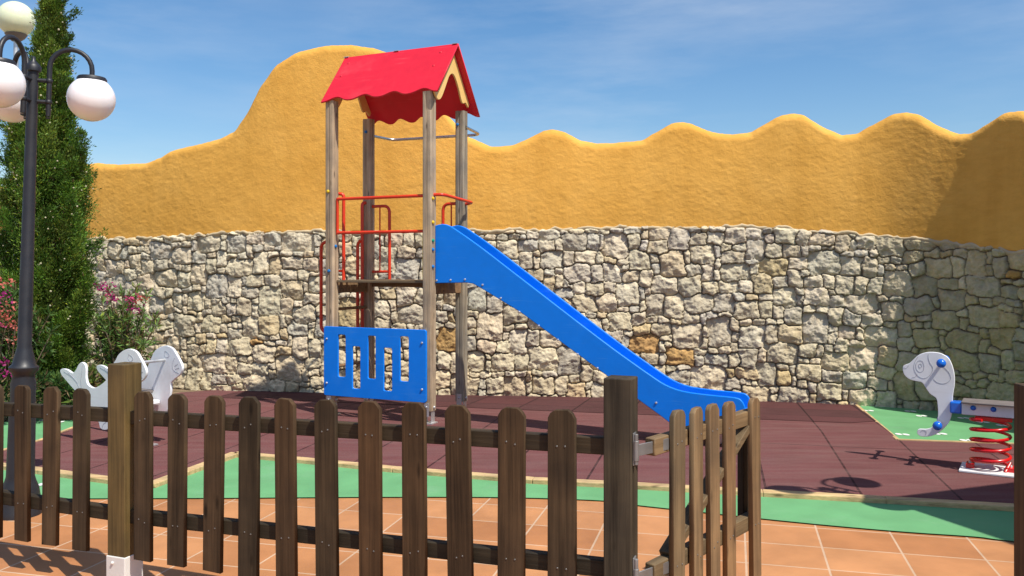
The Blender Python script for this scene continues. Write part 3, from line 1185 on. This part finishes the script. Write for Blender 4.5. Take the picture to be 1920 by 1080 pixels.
tp, bt = tl2(topl), tl2(botl)
fr0 = frame((0, ny_, 0), (1, 0, 0), (0, 0, 1))
SWID = .27
bedl = [(hx, DZ + .012), (bt[-2][0], DZ + .010)] + [(x, z + .055) for x, z in bt[-4:3:-1]] + [(x, z + .05) for x, z in bt[3::-1]]
mb = MB()
vs, fs = [], []
bl_ = catmull(bedl, 4, False)
for (x, z) in bl_:
    for y in (ny_ + .011, ny_ + SWID - .011):
        vs += [(x, y, z), (x, y, z - .02)]
for i in range(len(bl_) - 1):
    a_ = i * 4; b_ = a_ + 4
    fs += [(a_, a_ + 2, b_ + 2, b_), (a_ + 1, b_ + 1, b_ + 3, a_ + 3), (a_, b_, b_ + 1, a_ + 1), (a_ + 2, a_ + 3, b_ + 3, b_ + 2)]
mb.add(vs, fs)
slide = mb.build('slide', M['blue'], tower)
for yo in (0, SWID):
    me = board_mesh([catmull(tp, 3, False) + bt], .022, fr0, .006)
    me.transform(Matrix.Translation((0, yo, 0)))
    link_mesh('slide_side', me, M['blue'], slide, False)
for (x, y) in ((820, 526), (846, 525), (873, 524), (906, 534), (940, 559), (975, 585), (1011, 611), (1047, 637), (1084, 664), (1121, 690), (1231, 755), (1333, 766), (1378, 768), (1387, 781)):
    p = TL(on_plane(x, y, p0, vy))
    MB().stud((p.x, ny_ - .010, p.z), (0, -1, 0), .010, .011).build('bolt', M['zinc'], slide)
p = TL(on_plane(1335, 790, p0, vy))
MB().box((p.x, ny_ + SWID / 2, p.z / 2), (.08, SWID - .06, p.z - .04)).build('slide_foot', M['zinc'], slide, bevel=.003)

# ------------------------------------------------------------------ picket fence
GR = 2.905e-4
DF = 3.72


def FD(x): return DF / (1 + GR * (x - 250))


def FP(x, y): return at(x, y, FD(x))


fa, fb = FP(234, 1060), FP(1164, 1060)
fx = Vector((fb.x - fa.x, fb.y - fa.y, 0)).normalized()
fence_o = Vector((fa.x, fa.y, 0))
fence = thing('picket_fence', 'dark brown wooden picket fence across the front of the playground', 'fence', fence_o, math.atan2(fx.y, fx.x))


def fs_(x): return (FP(x, 700) - fence_o).to_2d().dot(fx.to_2d())


def fz(x, y): return FP(x, y).z


def picket_mesh(w_, z0, z1, t_=.022):
    c = w_ * .30
    ol = [(-w_ / 2, z0), (w_ / 2, z0), (w_ / 2, z1 - c * .95), (w_ / 2 - c * .36, z1 - c * .42), (w_ / 2 - c * .88, z1), (-w_ / 2 + c * .88, z1), (-w_ / 2 + c * .36, z1 - c * .42), (-w_ / 2, z1 - c * .95)]
    ol = [(a_ + random.uniform(-.0012, .0012), b_ + random.uniform(-.002, .002)) for a_, b_ in ol]
    return board_mesh([ol], t_, frame((0, 0, 0), (1, 0, 0), (0, 0, 1)), .0025)


def add_picket(par, s, y, w_, z0, z1, mat, rails, lean=0.0):
    me = picket_mesh(w_, z0, z1)
    nb_ = MB()
    for rz_ in rails:
        for dx in (-.014, .016):
            nb_.stud((dx + random.uniform(-.004, .004), -.011, rz_ + random.uniform(-.01, .01)), (0, -1, 0), .0036, .002)
    bm = bmesh.new()
    bm.from_mesh(me)
    n0 = len(bm.faces)
    vs = [bm.verts.new(p) for p in nb_.v]
    for f in nb_.f:
        bm.faces.new([vs[i] for i in f]).material_index = 1
    bm.to_mesh(me); bm.free()
    me.materials.append(mat); me.materials.append(M['nail'])
    o = bpy.data.objects.new('picket', me)
    COL.objects.link(o)
    o.parent = par
    o.location = (s, y, 0)
    o.rotation_euler = (random.gauss(0, .006), lean, random.gauss(0, .02))
    return o


pk = [(-108, 712, 986), (-52, 716, 995), (4, 720, 1003), (57, 720, 1010), (108, 724, 1018), (165, 727, 1027), (282, 733, 1046), (344, 736, 1056), (411, 739, 1066), (478, 742, 1077),
      (550, 745, 1089), (626, 747, 1101), (707, 750, 1114), (789, 752, 1127), (876, 757, 1141), (967, 762, 1155), (1062, 766, 1170)]


def rail_z(x, which):
    if which == 0:
        y = np.interp(x, [-150, 30, 190, 250, 660, 830, 1015, 1110, 1165], [757, 767, 776, 782, 808, 818, 827, 833, 837])
    else:
        y = np.interp(x, [-150, 30, 190, 250, 660, 830, 1015, 1110, 1165], [908, 933, 958, 967, 1018, 1033, 1052, 1061, 1067])
    return fz(x, float(y))


PY = -.034
for (x, yt, yb) in pk:
    s = fs_(x - 2)
    w_ = float(np.interp(x, [0, 300, 1060], [.080, .088, .102]))
    add_picket(fence, s, PY, w_, fz(x, yb), fz(x, yt), M['picket'], (rail_z(x, 0), rail_z(x, 1)), random.gauss(0, .009))
for which in (0, 1):
    for (xa, xb) in ((-160, 208), (250, 1140)):
        a_ = Vector((fs_(xa), 0, rail_z(xa, which))); b_ = Vector((fs_(xb), 0, rail_z(xb, which)))
        MB().bar(a_, b_, .040, .060).build('rail', M['rail'], fence, bevel=.004)


def fence_post(s, top, base, mat, w_=.098, par=fence):
    p = MB().box((s, .0, (top + base) / 2), (w_, w_, top - base)).build('post', mat, par, bevel=.004, smooth=False)
    f = MB()
    e_ = .004
    f.box((s, 0, (base + .004) / 2), (w_ + 2 * e_, w_ + 2 * e_, base + .012))
    f.stud((s - .015, -w_ / 2 - e_, base - .02), (0, -1, 0), .007, .008)
    f.build('post_foot', M['foot_white'], p, bevel=.004, smooth=False)
    return p


fence_post(0.0, fz(234, 681), .138, M['post_stain'])
fence_post(fs_(1164), fz(1164, 707), .075, M['post_dark'])
hp = fs_(1164)
for z in (rail_z(1150, 0), rail_z(1150, 1)):
    h2 = MB()
    h2.box((hp + .0525, -.02, z), (.005, .035, .11))
    h2.tube([(hp + .060, -.03, z - .052), (hp + .060, -.03, z + .052)], .008)
    for dz in (-.04, 0, .04): h2.stud((hp + .055, -.01, z + dz), (1, 0, 0), .006, .005)
    h2.build('hinge', M['hinge'], fence, bevel=.001)

# the open gate
gn = at(1222, 837, 2.96)
gf = at(1416, 797, 3.60)
gx = Vector((gf.x - gn.x, gf.y - gn.y, 0)); gl = gx.length; gx.normalize()
gy = Vector((-gx.y, gx.x, 0))
go_ = Vector((gn.x, gn.y, 0))
gate = thing('garden_gate', 'small open picket gate of paler weathered boards hanging on its hinges', 'gate', go_, math.atan2(gx.y, gx.x))


def gp_(x, y):
    q = on_plane(x, y, go_, gy) - go_
    return q.dot(gx), q.z


zt_, zl_ = gn.z, gp_(1240, 1062)[1]
for (x, yt) in ((1253, 767), (1290, 762), (1323, 757), (1353, 752), (1402, 745)):
    s, z1 = gp_(x, yt)
    add_picket(gate, s, -.034, .076, .115, z1, M['gate'], (zt_, zl_), random.gauss(0, .007))
MB().bar((-.012, 0, zt_), (gl, 0, zt_), .040, .060).build('rail', M['gate_rail'], gate, bevel=.004)
MB().bar((-.012, 0, zl_), (gl, 0, zl_), .040, .060).build('rail', M['gate_rail'], gate, bevel=.004)
MB().bar((.10, .0, zl_ + .03), (gl - .09, .0, zt_ - .03), .030, .055, (0, 1, 0)).build('brace', M['gate_rail'], gate, bevel=.003)
MB().bar((gl - .045, .034, zl_ - .02), (gl - .045, .034, zt_ + .02), .028, .05, (1, 0, 0)).build('upright', M['post_dark'], gate, bevel=.003)
hb_ = fence_o + fx * (hp + .060) + Vector((-fx.y, fx.x, 0)) * -.03 - go_
hl_ = Vector((hb_.dot(gx), hb_.dot(gy), 0))
for z in (zt_, zl_):
    a_ = hl_ + Vector((0, 0, z)); b_ = Vector((.075, -.0225, z))
    q = MB().bar(a_ + Vector((.006, 0, 0)), b_, .005, .04)
    q.tube([a_ - Vector((0, 0, .034)), a_ + Vector((0, 0, .034))], .0105)
    q.build('hinge_strap', M['hinge'], gate, bevel=.001)
# post on the other side of the opening, with the fence that goes on to the right
rp0 = at(1913, 1000, 2.70)
far_f = thing('side_fence', 'fence with a dark square post across the opening from the garden gate', 'fence', (rp0.x + .055, rp0.y, 0), R(-6))
fence_post(0, 1.025, .07, M['post_dark'], .10, far_f)
for k in range(5):
    add_picket(far_f, .22 + k * .2, -.034, .095, .09, .86, M['picket'], (.75, .28))
for z in (.75, .28): MB().bar((.05, 0, z), (1.2, 0, z), .04, .06).build('rail', M['rail'], far_f, bevel=.004)

# ------------------------------------------------------------------ globe lamps
lb = G(36, 965)
lamp = thing('street_lamp', 'black cast iron lamp with three hanging white globes close behind the picket fence', 'street lamp', lb, 0)
lamp.rotation_euler = (0, R(1.8), 0)
prof = [(.115, 0), (.115, .03), (.106, .05), (.103, .11), (.096, .15), (.080, .19), (.072, .22), (.067, .60), (.063, .66), (.065, .74), (.056, .78), (.060, .80), (.075, .815), (.077, .835), (.060, .85), (.053, .885), (.048, .905),
        (.042, .93), (.037, .95), (.0275, 2.50), (.040, 2.505), (.042, 2.53), (.030, 2.545), (.012, 2.565), (.010, 2.585), (.002, 2.59)]
MB().lathe(prof, 28).build('pole', M['anthracite'], lamp, sharp=50)
for ang in (12, 139, 269):
    ca, sa = math.cos(R(ang)), math.sin(R(ang))
    P = lambda r_, z: (ca * r_, sa * r_, z)
    a_ = MB()
    pts = [P(.085, 2.255), P(.085, 2.53)]
    for k in range(1, 12):
        t_ = PI * k / 12
        pts.append(P(.085 + .1115 * (1 - math.cos(t_)), 2.53 + .1115 * math.sin(t_)))
    pts += [P(.308, 2.53), P(.308, 2.495)]
    a_.tube(pts, .0135, 10)
    for z in (2.335, 2.455):
        a_.tube([P(.02, z), P(.095, z)], .012, 8)
        a_.ball(P(.085, z), .019, 10, 6)
    a_.lathe([(.002, -.012), (.012, -.008), (.014, 0)], 8, P(.085, 2.25))
    arm = a_.build('lamp_arm', M['anthracite'], lamp)
    gl_ = MB().ball(P(.308, 2.37), .128, 32, 20).build('globe', M['globe'], lamp, sharp=0)
    MB().lathe([(.018, .02), (.035, .014), (.072, .008), (.080, -.004), (.078, -.022), (.070, -.024)], 24, P(.308, 2.487)).build('globe_cap', M['anthracite'], gl_)
unseen_lamp = copy_tree(lamp)  # unseen copy added out of frame to throw globe shadows on the floor
unseen_lamp.location = (3.03, 4.12, 0)
unseen_lamp.rotation_euler = (0, 0, R(38))
unseen_lamp['label'] = 'unseen black lamp with three white globes, added to cast its shadow, beside the villa'
for l_ in (lamp, unseen_lamp): l_['group'] = 'three globed lamps around the playground'

fl = at(30, 36, 11.2)
lamp3 = thing('globe_lamp', 'lamp with one large yellowed globe rising behind the cypress', 'street lamp', (fl.x, fl.y, 0))
gl3 = MB().ball((0, 0, fl.z), .228, 32, 20).build('globe', M['globe_old'], lamp3, sharp=0)
MB().lathe([(.05, -.10), (.10, -.06), (.135, -.01), (.12, .0)], 20, (0, 0, fl.z - .19)).build('globe_cap', M['seat'], gl3)
MB().lathe([(.06, 0), (.06, .8), (.035, .9), (.03, fl.z - .28)], 14).build('pole', M['zinc'], lamp3)

# ------------------------------------------------------------------ spring riders
def spring(par, c, z0, z1, rc, turns, tr=.013):
    pts = []
    n = int(turns * 22)
    for i in range(n + 1):
        t_ = i / n
        a_ = 2 * PI * turns * t_
        pts.append((c[0] + rc * math.cos(a_), c[1] + rc * math.sin(a_), z0 + (z1 - z0) * t_))
    return MB().tube(pts, tr, 9).build('spring', M['red_spring'], par)


# dog
db = G(1857, 887)
dd = Vector((-.85, .53, 0)).normalized()
dn = Vector((-.53, -.85, 0)).normalized()        # near face
dog = thing('spring_rider', 'white dog shaped spring rider with blue knobs on a red coil', 'spring rider', db, 0)
dO = db + Vector((0, 0, 0))


def dp(x, y, off=0.0):
    q = on_plane(x, y, dO + dn * off, dn) - dO
    return q.dot(-dd), q.z      # local x runs from head to seat


head = [(1693, 688), (1697, 684), (1705, 681), (1713, 674), (1722, 666), (1735, 661), (1750, 660), (1766, 663), (1779, 672), (1786, 686), (1790, 704), (1790, 722), (1787, 740), (1786, 760), (1785, 775), (1780, 791),
        (1770, 803), (1757, 813), (1742, 818), (1728, 818), (1721, 814), (1720, 808), (1724, 804), (1738, 804), (1748, 800), (1757, 788), (1759, 774), (1758, 757), (1755, 746), (1744, 738), (1736, 727), (1729, 717),
        (1716, 714), (1706, 711), (1698, 705), (1694, 698)]
hl = catmull([dp(x, y) for x, y in head], 4)
dfr = frame((0, 0, 0), -dd, (0, 0, 1))
me = board_mesh([hl], .02, dfr, .003)
hd = link_mesh('dog_panel', me, M['white_board'], dog, False)


def line_on(lst, closed=False, r=.0012):
    pts = catmull([dp(x, y) for x, y in lst], 5, closed)
    if closed: pts.append(pts[0])
    return [(-dd) * a_ + Vector((0, 0, b_)) + dn * .0105 for a_, b_ in pts], r


mb = MB()
for lst, cl_ in (([(1722, 668), (1716, 678), (1714, 688), (1717, 698), (1724, 706), (1733, 709), (1741, 706), (1748, 697), (1749, 688), (1744, 680), (1741, 670), (1741, 664)], False),
                 ([(1718, 682), (1723, 676), (1730, 677), (1733, 686), (1731, 695), (1725, 697), (1719, 692)], True),
                 ([(1723, 684), (1727, 682), (1729, 687), (1725, 689)], True),
                 ([(1751, 710), (1757, 716), (1768, 719), (1778, 716), (1783, 709), (1780, 699), (1772, 690), (1764, 683)], False),
                 ([(1695, 689), (1700, 690), (1704, 685)], False), ([(1710, 708), (1717, 706), (1720, 701)], False),
                 ([(1726, 810), (1731, 806), (1737, 809), (1736, 815)], False)):
    pts, r_ = line_on(lst, cl_)
    mb.tube(pts, r_, 6)
add_to(hd.data, mb, M['groove'])
for (x, y) in ((1765, 681), (1758, 798)):
    a_, b_ = dp(x, y, .13)
    c_ = (-dd) * a_ + Vector((0, 0, b_))
    hb = MB().tube([c_ - dn * .13, c_ + dn * .13], .0115, 12).build('handle', M['white_board'], dog)
    for sg_ in (1, -1): MB().ball(c_ + dn * (.14 * sg_), .031, 16, 10).build('knob', M['blue_knob'], hb)
rotd = Matrix((-dd, -dn, Vector((0, 0, 1)))).transposed()


def dloc(a_, n_, z): return (-dd) * a_ + dn * n_ + Vector((0, 0, z))


zb_ = .385
for sgn in (-1, 1):
    sb_ = MB().box(dloc(.04, sgn * .035, zb_ + .044), (.42, .022, .080), rotd).build('side_board', M['white_board'], dog, bevel=.004)
    for a_ in (-.10, .02, .16): MB().stud(dloc(a_, sgn * .046, zb_ + .055), dn * sgn, .018, .014).build('bolt', M['blue_knob'], sb_)
MB().box(dloc(-.205, 0, zb_ + .046), (.075, .095, .080), rotd).build('connector_block', M['blue_knob'], dog, bevel=.01)
MB().box(dloc(.06, 0, zb_ + .092), (.46, .20, .014), rotd).build('seat', M['seat'], dog, bevel=.005)
MB().box(dloc(.02, 0, zb_ - .012), (.22, .10, .024), rotd).build('spring_clamp', M['red_spring'], dog, bevel=.004)
spring(dog, (0, 0), .055, .37, .118, 4.6, .0108)
MB().box((0, 0, .022), (.36, .30, .012), rotd).build('base_plate', M['plate'], dog, bevel=.002)
for a_ in (-.12, .12):
    bc = MB().box(dloc(a_, 0, .042), (.05, .10, .03), rotd).build('base_clamp', M['red_spring'], dog, bevel=.003)
    MB().stud(dloc(a_, .0, .057), (0, 0, 1), .012, .012).build('bolt', M['zinc'], bc)
MB().tube([dloc(.09, -.06, .03), dloc(.115, 0, .08), dloc(.09, .06, .03)], .009, 8).build('hook', M['red_spring'], dog)

# fish with two side boards
fd = Vector((.85, -.53, 0)).normalized()
fn = Vector((.53, .85, 0)).normalized()
fO = at(215, 730, 6.5)
fO = Vector((fO.x, fO.y, 0))
fc = fO + fn * .15
fish = thing('spring_rider', 'white fish shaped spring rider with two side boards and a raised tail', 'spring rider', fc, 0)


def fpnt(x, y):
    q = on_plane(x, y, fO, fn) - fO
    return q.dot(fd), q.z


fo = [(115, 694), (120, 691), (128, 693), (138, 699), (144, 694), (149, 684), (155, 679), (161, 683), (163, 692), (163, 708), (167, 721), (178, 727), (190, 722), (202, 711), (212, 692), (218, 677), (224, 665), (234, 657), (245, 654),
      (257, 659), (266, 673), (274, 689), (276, 700), (271, 711), (260, 720), (254, 728), (254, 742), (251, 762), (246, 783), (236, 794), (222, 797), (209, 796), (206, 803), (198, 806), (190, 802), (187, 791), (180, 776), (168, 758),
      (152, 742), (138, 727), (125, 712), (117, 702)]
fl2 = catmull([fpnt(x, y) for x, y in fo], 4)
ffr = frame((0, 0, 0), fd, (0, 0, 1))
for k_, off in enumerate((-.15, .16)):
    me = board_mesh([fl2], .02, ffr, .003)
    me.transform(Matrix.Translation(fn * off))
    fp_ = link_mesh('fish_panel', me, M['white_board'], fish, False)
    mb = MB()
    for lst in ([(122, 696), (134, 704), (146, 716), (152, 730)], [(157, 684), (156, 698), (154, 712), (155, 726)], [(130, 698), (140, 708), (148, 718)],
                [(262, 678), (258, 690), (261, 702), (270, 708)], [(244, 664), (250, 668), (252, 674), (247, 677), (243, 672), (244, 664)], [(268, 690), (262, 694)], [(271, 697), (263, 700)],
                [(194, 801), (197, 794), (202, 791)]):
        pts = catmull([fpnt(x, y) for x, y in lst], 5, False)
        mb.tube([fd * a_ + Vector((0, 0, b_)) + fn * (off - .0105) for a_, b_ in pts], .0016, 6)
    add_to(fp_.data, mb, M['groove'])
a_, b_ = fpnt(243, 682)
MB().tube([fd * a_ + fn * -.20 + Vector((0, 0, b_)), fd * a_ + fn * .21 + Vector((0, 0, b_))], .012, 12).build('handle', M['zinc'], fish)
a_, b_ = fpnt(205, 748)
rotf = Matrix((fd, fn, Vector((0, 0, 1)))).transposed()
MB().box(fd * a_ + Vector((0, 0, .42)), (.24, .29, .025), rotf).build('seat', M['seat'], fish, bevel=.006)
MB().box(fd * .06 + Vector((0, 0, .345)), (.16, .285, .03), rotf).build('spring_clamp', M['white_board'], fish, bevel=.004)
spring(fish, (fd.x * .06, fd.y * .06), .055, .34, .10, 4.5)
MB().box(fd * .06 + Vector((0, 0, .022)), (.24, .20, .012), rotf).build('base_plate', M['zinc'], fish, bevel=.002)

# ------------------------------------------------------------------ plants
def leaf_mesh(name, C, D, L, Wd, cols, fold=0.0):
    """a rhombic leaf at each C along D (unit), length L, width Wd"""
    n = len(C)
    rv = RNG.normal(size=(n, 3))
    sd = np.cross(D, rv)
    sd /= np.linalg.norm(sd, axis=1, keepdims=True) + 1e-9
    up = np.cross(sd, D)
    L = np.broadcast_to(L, n)[:, None]; Wd = np.broadcast_to(Wd, n)[:, None]
    mid = C + D * L * .45 + up * L * .08
    V = np.stack([C, mid + sd * Wd / 2, C + D * L, mid - sd * Wd / 2], 1).reshape(-1, 3)
    Q = np.arange(4 * n).reshape(n, 4)
    return np_mesh(name, V, Q, np.repeat(cols, 4, 0))


def unit(a): return a / (np.linalg.norm(a, axis=-1, keepdims=True) + 1e-9)


def greens(n, base, var=.25, yellow=.2):
    b = np.array(base)
    k_ = RNG.normal(1, var, (n, 1)).clip(.35, 1.9)
    c = b * k_
    y_ = (RNG.random((n, 1)) < yellow) * RNG.random((n, 1))
    return np.clip(c * (1 - y_) + y_ * np.array([b[0] * 2.1, b[1] * 1.45, b[2] * .9]) * k_, .004, .9)


# cypress
DT = 8.3
tb = at(92, 742, DT)
cyp = thing('cypress_tree', 'tall narrow dark green cypress behind the lamp post', 'tree', (tb.x, tb.y, 0))
outl = [(0, 92, 92), (20, 84, 106), (50, 76, 114), (80, 68, 120), (110, 58, 124), (150, 46, 132), (200, 28, 142), (250, 20, 148), (300, 22, 153), (350, 22, 158), (400, 16, 162), (450, 8, 165), (500, 0, 168), (560, 6, 165), (620, 22, 156), (680, 40, 146), (730, 58, 128)]
oz = np.array([EYE + (HZ - y) / FPX * DT for y, _, _ in outl])[::-1]
ol_ = np.array([(a_ - 960) / FPX * DT - tb.x for _, a_, _ in outl])[::-1]
or_ = np.array([(b_ - 960) / FPX * DT - tb.x for _, _, b_ in outl])[::-1]
Cs, Ds, Ls, Ws, Ks, cones = [], [], [], [], [], []
def spray(c0, ax, ln, wid, nl, base, tone):
    t_ = RNG.random(nl) ** .85
    wd = wid * np.sin(np.clip(t_ * .8 + .16, 0, 1) * PI) ** .8 + .004
    jit = RNG.normal(0, .62, (nl, 3)) * wd[:, None]
    pts = c0 + ax * (t_ * ln)[:, None] + jit
    dv = unit(ax * .9 + jit / wid * .75 + RNG.normal(0, .30, (nl, 3)))
    c_ = greens(nl, base, .24, .30) * tone
    br = RNG.random(nl) < .02
    c_[br] = np.array([.17, .11, .045])
    Cs.append(pts); Ds.append(dv); Ls.append(RNG.uniform(.020, .038, nl)); Ws.append(RNG.uniform(.0065, .012, nl)); Ks.append(c_)


for i in range(800):
    inner = i < 230
    z = np.interp(RNG.random() ** .88, [0, 1], [oz[0], oz[-1] + .06])
    l_, r_ = np.interp(z, oz, ol_), np.interp(z, oz, or_)
    cxm, rad = (l_ + r_) / 2 - .01, (r_ - l_) / 2 * .93
    a_ = RNG.uniform(0, 2 * PI)
    lob = 1 + .10 * math.sin(3 * a_ + z * 2.1) + .08 * math.sin(5 * a_ - z * 5.3 + 1.0)
    q_ = RNG.uniform(.05, .5) if inner else RNG.uniform(.62, .90) * lob
    cpt = np.array([cxm + rad * q_ * math.cos(a_), rad * q_ * math.sin(a_) * .95, z - .10])
    slim = float(np.clip((z - 2.4) / 1.0, 0, 1))
    cpt[:2] *= 1 - .38 * slim
    cpt[0] += .02 * slim
    outw = np.array([math.cos(a_), math.sin(a_), 0])
    ax = unit(outw * RNG.uniform(.05, .42) * (1 - .6 * slim) + np.array([0, 0, 1.0]) + RNG.normal(0, .10, 3))
    ln = RNG.uniform(.22, .48) * min(1, .40 + rad * 1.6)
    tone = float(np.clip(RNG.normal(1.05, .34), .42, 1.9))
    base = (.078, .165, .021) if RNG.random() < .65 else (.118, .190, .028)
    if z > 2.9 and RNG.random() < .65: base = (.100, .165, .028)
    spray(cpt, ax, ln, RNG.uniform(.050, .085) * (1 - .45 * slim), int(270 * (.6 + .8 * RNG.random())), base, tone)
    for _ in range(2):
        a2_ = unit(ax + RNG.normal(0, .30, 3))
        spray(cpt + ax * ln * RNG.uniform(.1, .6), a2_, ln * RNG.uniform(.35, .6), RNG.uniform(.022, .038), 80, base, tone * RNG.uniform(.9, 1.3))
    if not inner and RNG.random() < .25:
        for _ in range(2): cones.append(cpt + ax * ln * RNG.uniform(.3, .9) + outw * .06 + RNG.normal(0, .02, 3))
# stray side shoots
for (x, y, dx, dz_) in ((140, 290, .75, .55), (128, 190, .4, .9), (30, 318, -.7, .6), (22, 345, -.8, .15), (26, 420, -.7, .5), (110, 95, .6, .7), (150, 470, .7, .3), (20, 250, -.6, .7), (118, 45, .6, .4), (108, 20, .5, .8)):
    p = np.array(at(x, y, DT)) - np.array([tb.x, tb.y, 0])
    ax = unit(np.array([dx, -.2, dz_]))
    for j in range(3):
        nl = 70
        t_ = RNG.random(nl)
        a2_ = unit(ax + RNG.normal(0, .14, 3))
        pts = p + a2_ * (t_ * .21)[:, None] + RNG.normal(0, .018, (nl, 3))
        Cs.append(pts); Ds.append(unit(a2_ + RNG.normal(0, .45, (nl, 3)))); Ls.append(RNG.uniform(.024, .045, nl)); Ws.append(RNG.uniform(.008, .014, nl)); Ks.append(greens(nl, (.045, .10, .018), .25, .3))
me = leaf_mesh('crown', np.concatenate(Cs), np.concatenate(Ds), np.concatenate(Ls), np.concatenate(Ws), np.concatenate(Ks))
link_mesh('crown', me, M['leaf'], cyp, False)
MB().tube([(0, 0, 0), (.01, 0, .6), (.0, .01, 1.6), (-.01, 0, 2.8), (.0, 0, 3.8)], [.085, .07, .055, .035, .01], 10).build('trunk', M['trunk'], cyp)
mb = MB()
for c_ in cones: mb.ball(c_, RNG.uniform(.006, .011), 7, 5)
M['cone'] = paint('cypress cone', (.42, .38, .25), .7, .2)
tag(mb.build('cone_cluster', M['cone'], cyp), kind='stuff')


def oleander(label, base, stems, flowers, h, spread, nst, seed, tint=(.165, .295, .080), dead=.3, bias=(0, 0)):
    """shrub of arching stems, whorls of lance leaves near the tips and heads of pink flowers"""
    rg = np.random.default_rng(seed)
    root = thing('oleander_shrub', label, 'shrub', base)
    st = MB()
    Cs, Ds, Ls, Ws, Ks = [], [], [], [], []
    tips = []
    for i in range(nst):
        a_ = rg.uniform(0, 2 * PI); q_ = rg.uniform(.15, 1) * spread
        tip = np.array([math.cos(a_) * q_ + bias[0], math.sin(a_) * q_ * .7 + bias[1], h * rg.uniform(.45, 1.0) * (1 - .25 * (q_ / spread) ** 2)])
        b0 = np.array([math.cos(a_), math.sin(a_), 0]) * rg.uniform(0, .12 * spread)
        m1 = b0 * .6 + tip * .4 + np.array([0, 0, .12 * h]) + rg.normal(0, .03, 3)
        pts = catmull([tuple(b0), tuple(m1), tuple(tip)], 5, False)
        st.tube(pts, [.010 - .006 * k_ / (len(pts) - 1) for k_ in range(len(pts))], 5)
        P_ = np.array(pts)
        tips.append(tip)
        nl = 58
        t_ = 1 - rg.random(nl) ** 1.6 * .72
        ii = t_ * (len(P_) - 1)
        lo = np.floor(ii).astype(int).clip(0, len(P_) - 2)
        pp = P_[lo] + (P_[lo + 1] - P_[lo]) * (ii - lo)[:, None]
        tang = unit(P_[lo + 1] - P_[lo])
        dv = unit(tang * .7 + rg.normal(0, .7, (nl, 3)) + np.array([0, -.15, .12]))
        c_ = greens(nl, tint, .25, .3)
        dd_ = rg.random(nl) < dead * (1.25 - t_) * 1.6
        c_[dd_] = np.array([.22, .15, .075]) * rg.normal(1, .2, (int(dd_.sum()), 1))
        Cs.append(pp); Ds.append(dv); Ls.append(rg.uniform(.06, .115, nl)); Ws.append(rg.uniform(.012, .021, nl)); Ks.append(c_)
    st.build('stem', M['trunk'], root)
    link_mesh('foliage', leaf_mesh('foliage', np.concatenate(Cs), np.concatenate(Ds), np.concatenate(Ls), np.concatenate(Ws), np.concatenate(Ks)), M['leaf'], root, False)
    for (p, pc, n_) in flowers:
        c0 = np.array(p) - np.array(base)
        nf = n_
        cc = c0 + rg.normal(0, .030, (nf, 3)) * np.array([1.3, 1, .8])
        dv = unit(rg.normal(0, .8, (nf, 3)) + np.array([0, -.7, .5]))
        ks = np.array(pc) * rg.normal(1, .22, (nf, 1)).clip(.4, 1.5)
        link_mesh('flower_head', leaf_mesh('flower_head', cc, dv, rg.uniform(.018, .034, nf), rg.uniform(.016, .028, nf), np.clip(ks, 0, 1)), M['petal'], root, False)
    return root


mag, pink, coral = (.42, .03, .20), (.52, .09, .20), (.52, .13, .10)
DO = 8.9
ob_ = at(225, 752, DO); ob_.z = 0
fl_ = [(tuple(at(x, y, DO - .28)), c_, n_) for x, y, c_, n_ in ((176, 533, mag, 46), (199, 540, mag, 40), (203, 552, pink, 20), (245, 560, pink, 60), (262, 562, coral, 40), (254, 578, mag, 45), (213, 560, mag, 22), (186, 545, pink, 16))]
oleander('oleander bush with magenta flowers growing against the stone wall beside the cypress', tuple(ob_), 0, fl_, 1.28, .40, 62, 5, dead=.45)
ob2 = at(2, 760, 7.7); ob2.z = 0
fl_ = [(tuple(at(x, y, 7.35)), c_, n_) for x, y, c_, n_ in ((10, 528, coral, 28), (6, 556, mag, 46), (22, 574, coral, 24), (6, 594, coral, 50), (24, 608, coral, 40), (3, 612, pink, 30), (5, 680, mag, 34), (17, 704, mag, 26), (30, 640, coral, 16))]
oleander('flowering oleander with coral and pink blooms behind the lamp post', tuple(ob2), 0, fl_, 1.25, .45, 60, 9, tint=(.08, .16, .04), dead=.15)
for (lab, x, y, d_, h_h, sp, n_, sd, tn) in (
        ('low ragged shrub at the foot of the cypress', 118, 765, 7.75, .50, .30, 26, 21, (.07, .15, .04)),
        ('low bushy plant seen between the fish tail and its head board', 205, 768, 8.0, .48, .26, 24, 22, (.10, .17, .035)),
        ('low dark shrub behind the base of the lamp post', 40, 768, 7.6, .55, .34, 26, 23, (.05, .11, .03))):
    b_ = at(x, y, d_); b_.z = 0
    r_ = oleander(lab, tuple(b_), 0, [], h_h, sp, n_, sd, tint=tn, dead=.35)
    r_.name = 'low_shrub'

# ------------------------------------------------------------------ unseen house added out of frame: its eaves throw shade on the right-hand corner
hc = Vector((2.2, 5.12, 0)) + Vector((SUN.x, SUN.y, 0)) / SUN.z * 3.0
e1 = Vector((.935, .353, 0)).normalized()
hs_ = thing('unseen_house', 'unseen rendered house added for the shade of its flat overhanging roof', 'house', hc, math.atan2(e1.y, e1.x))
# local x along e1, local -y towards the viewer's side
MB().box((2.6, -2.9, 1.45), (4.4, 4.8, 2.9)).build('wall', M['house'], hs_)
MB().box((2.4, -2.7, 3.0 - .09), (4.8, 5.4, .18)).build('roof', M['terracotta'], hs_, bevel=.02)
wn = MB().box((.39, -2.6, 1.5), (.04, 1.2, 1.2)).build('window', M['foot_white'], hs_)
MB().box((.365, -2.6, 1.5), (.02, 1.06, 1.06)).build('pane', M['glass'], wn)
MB().box((2.4, -.49, 1.05), (.95, .03, 2.1)).build('door', M['tower_beam'], hs_)
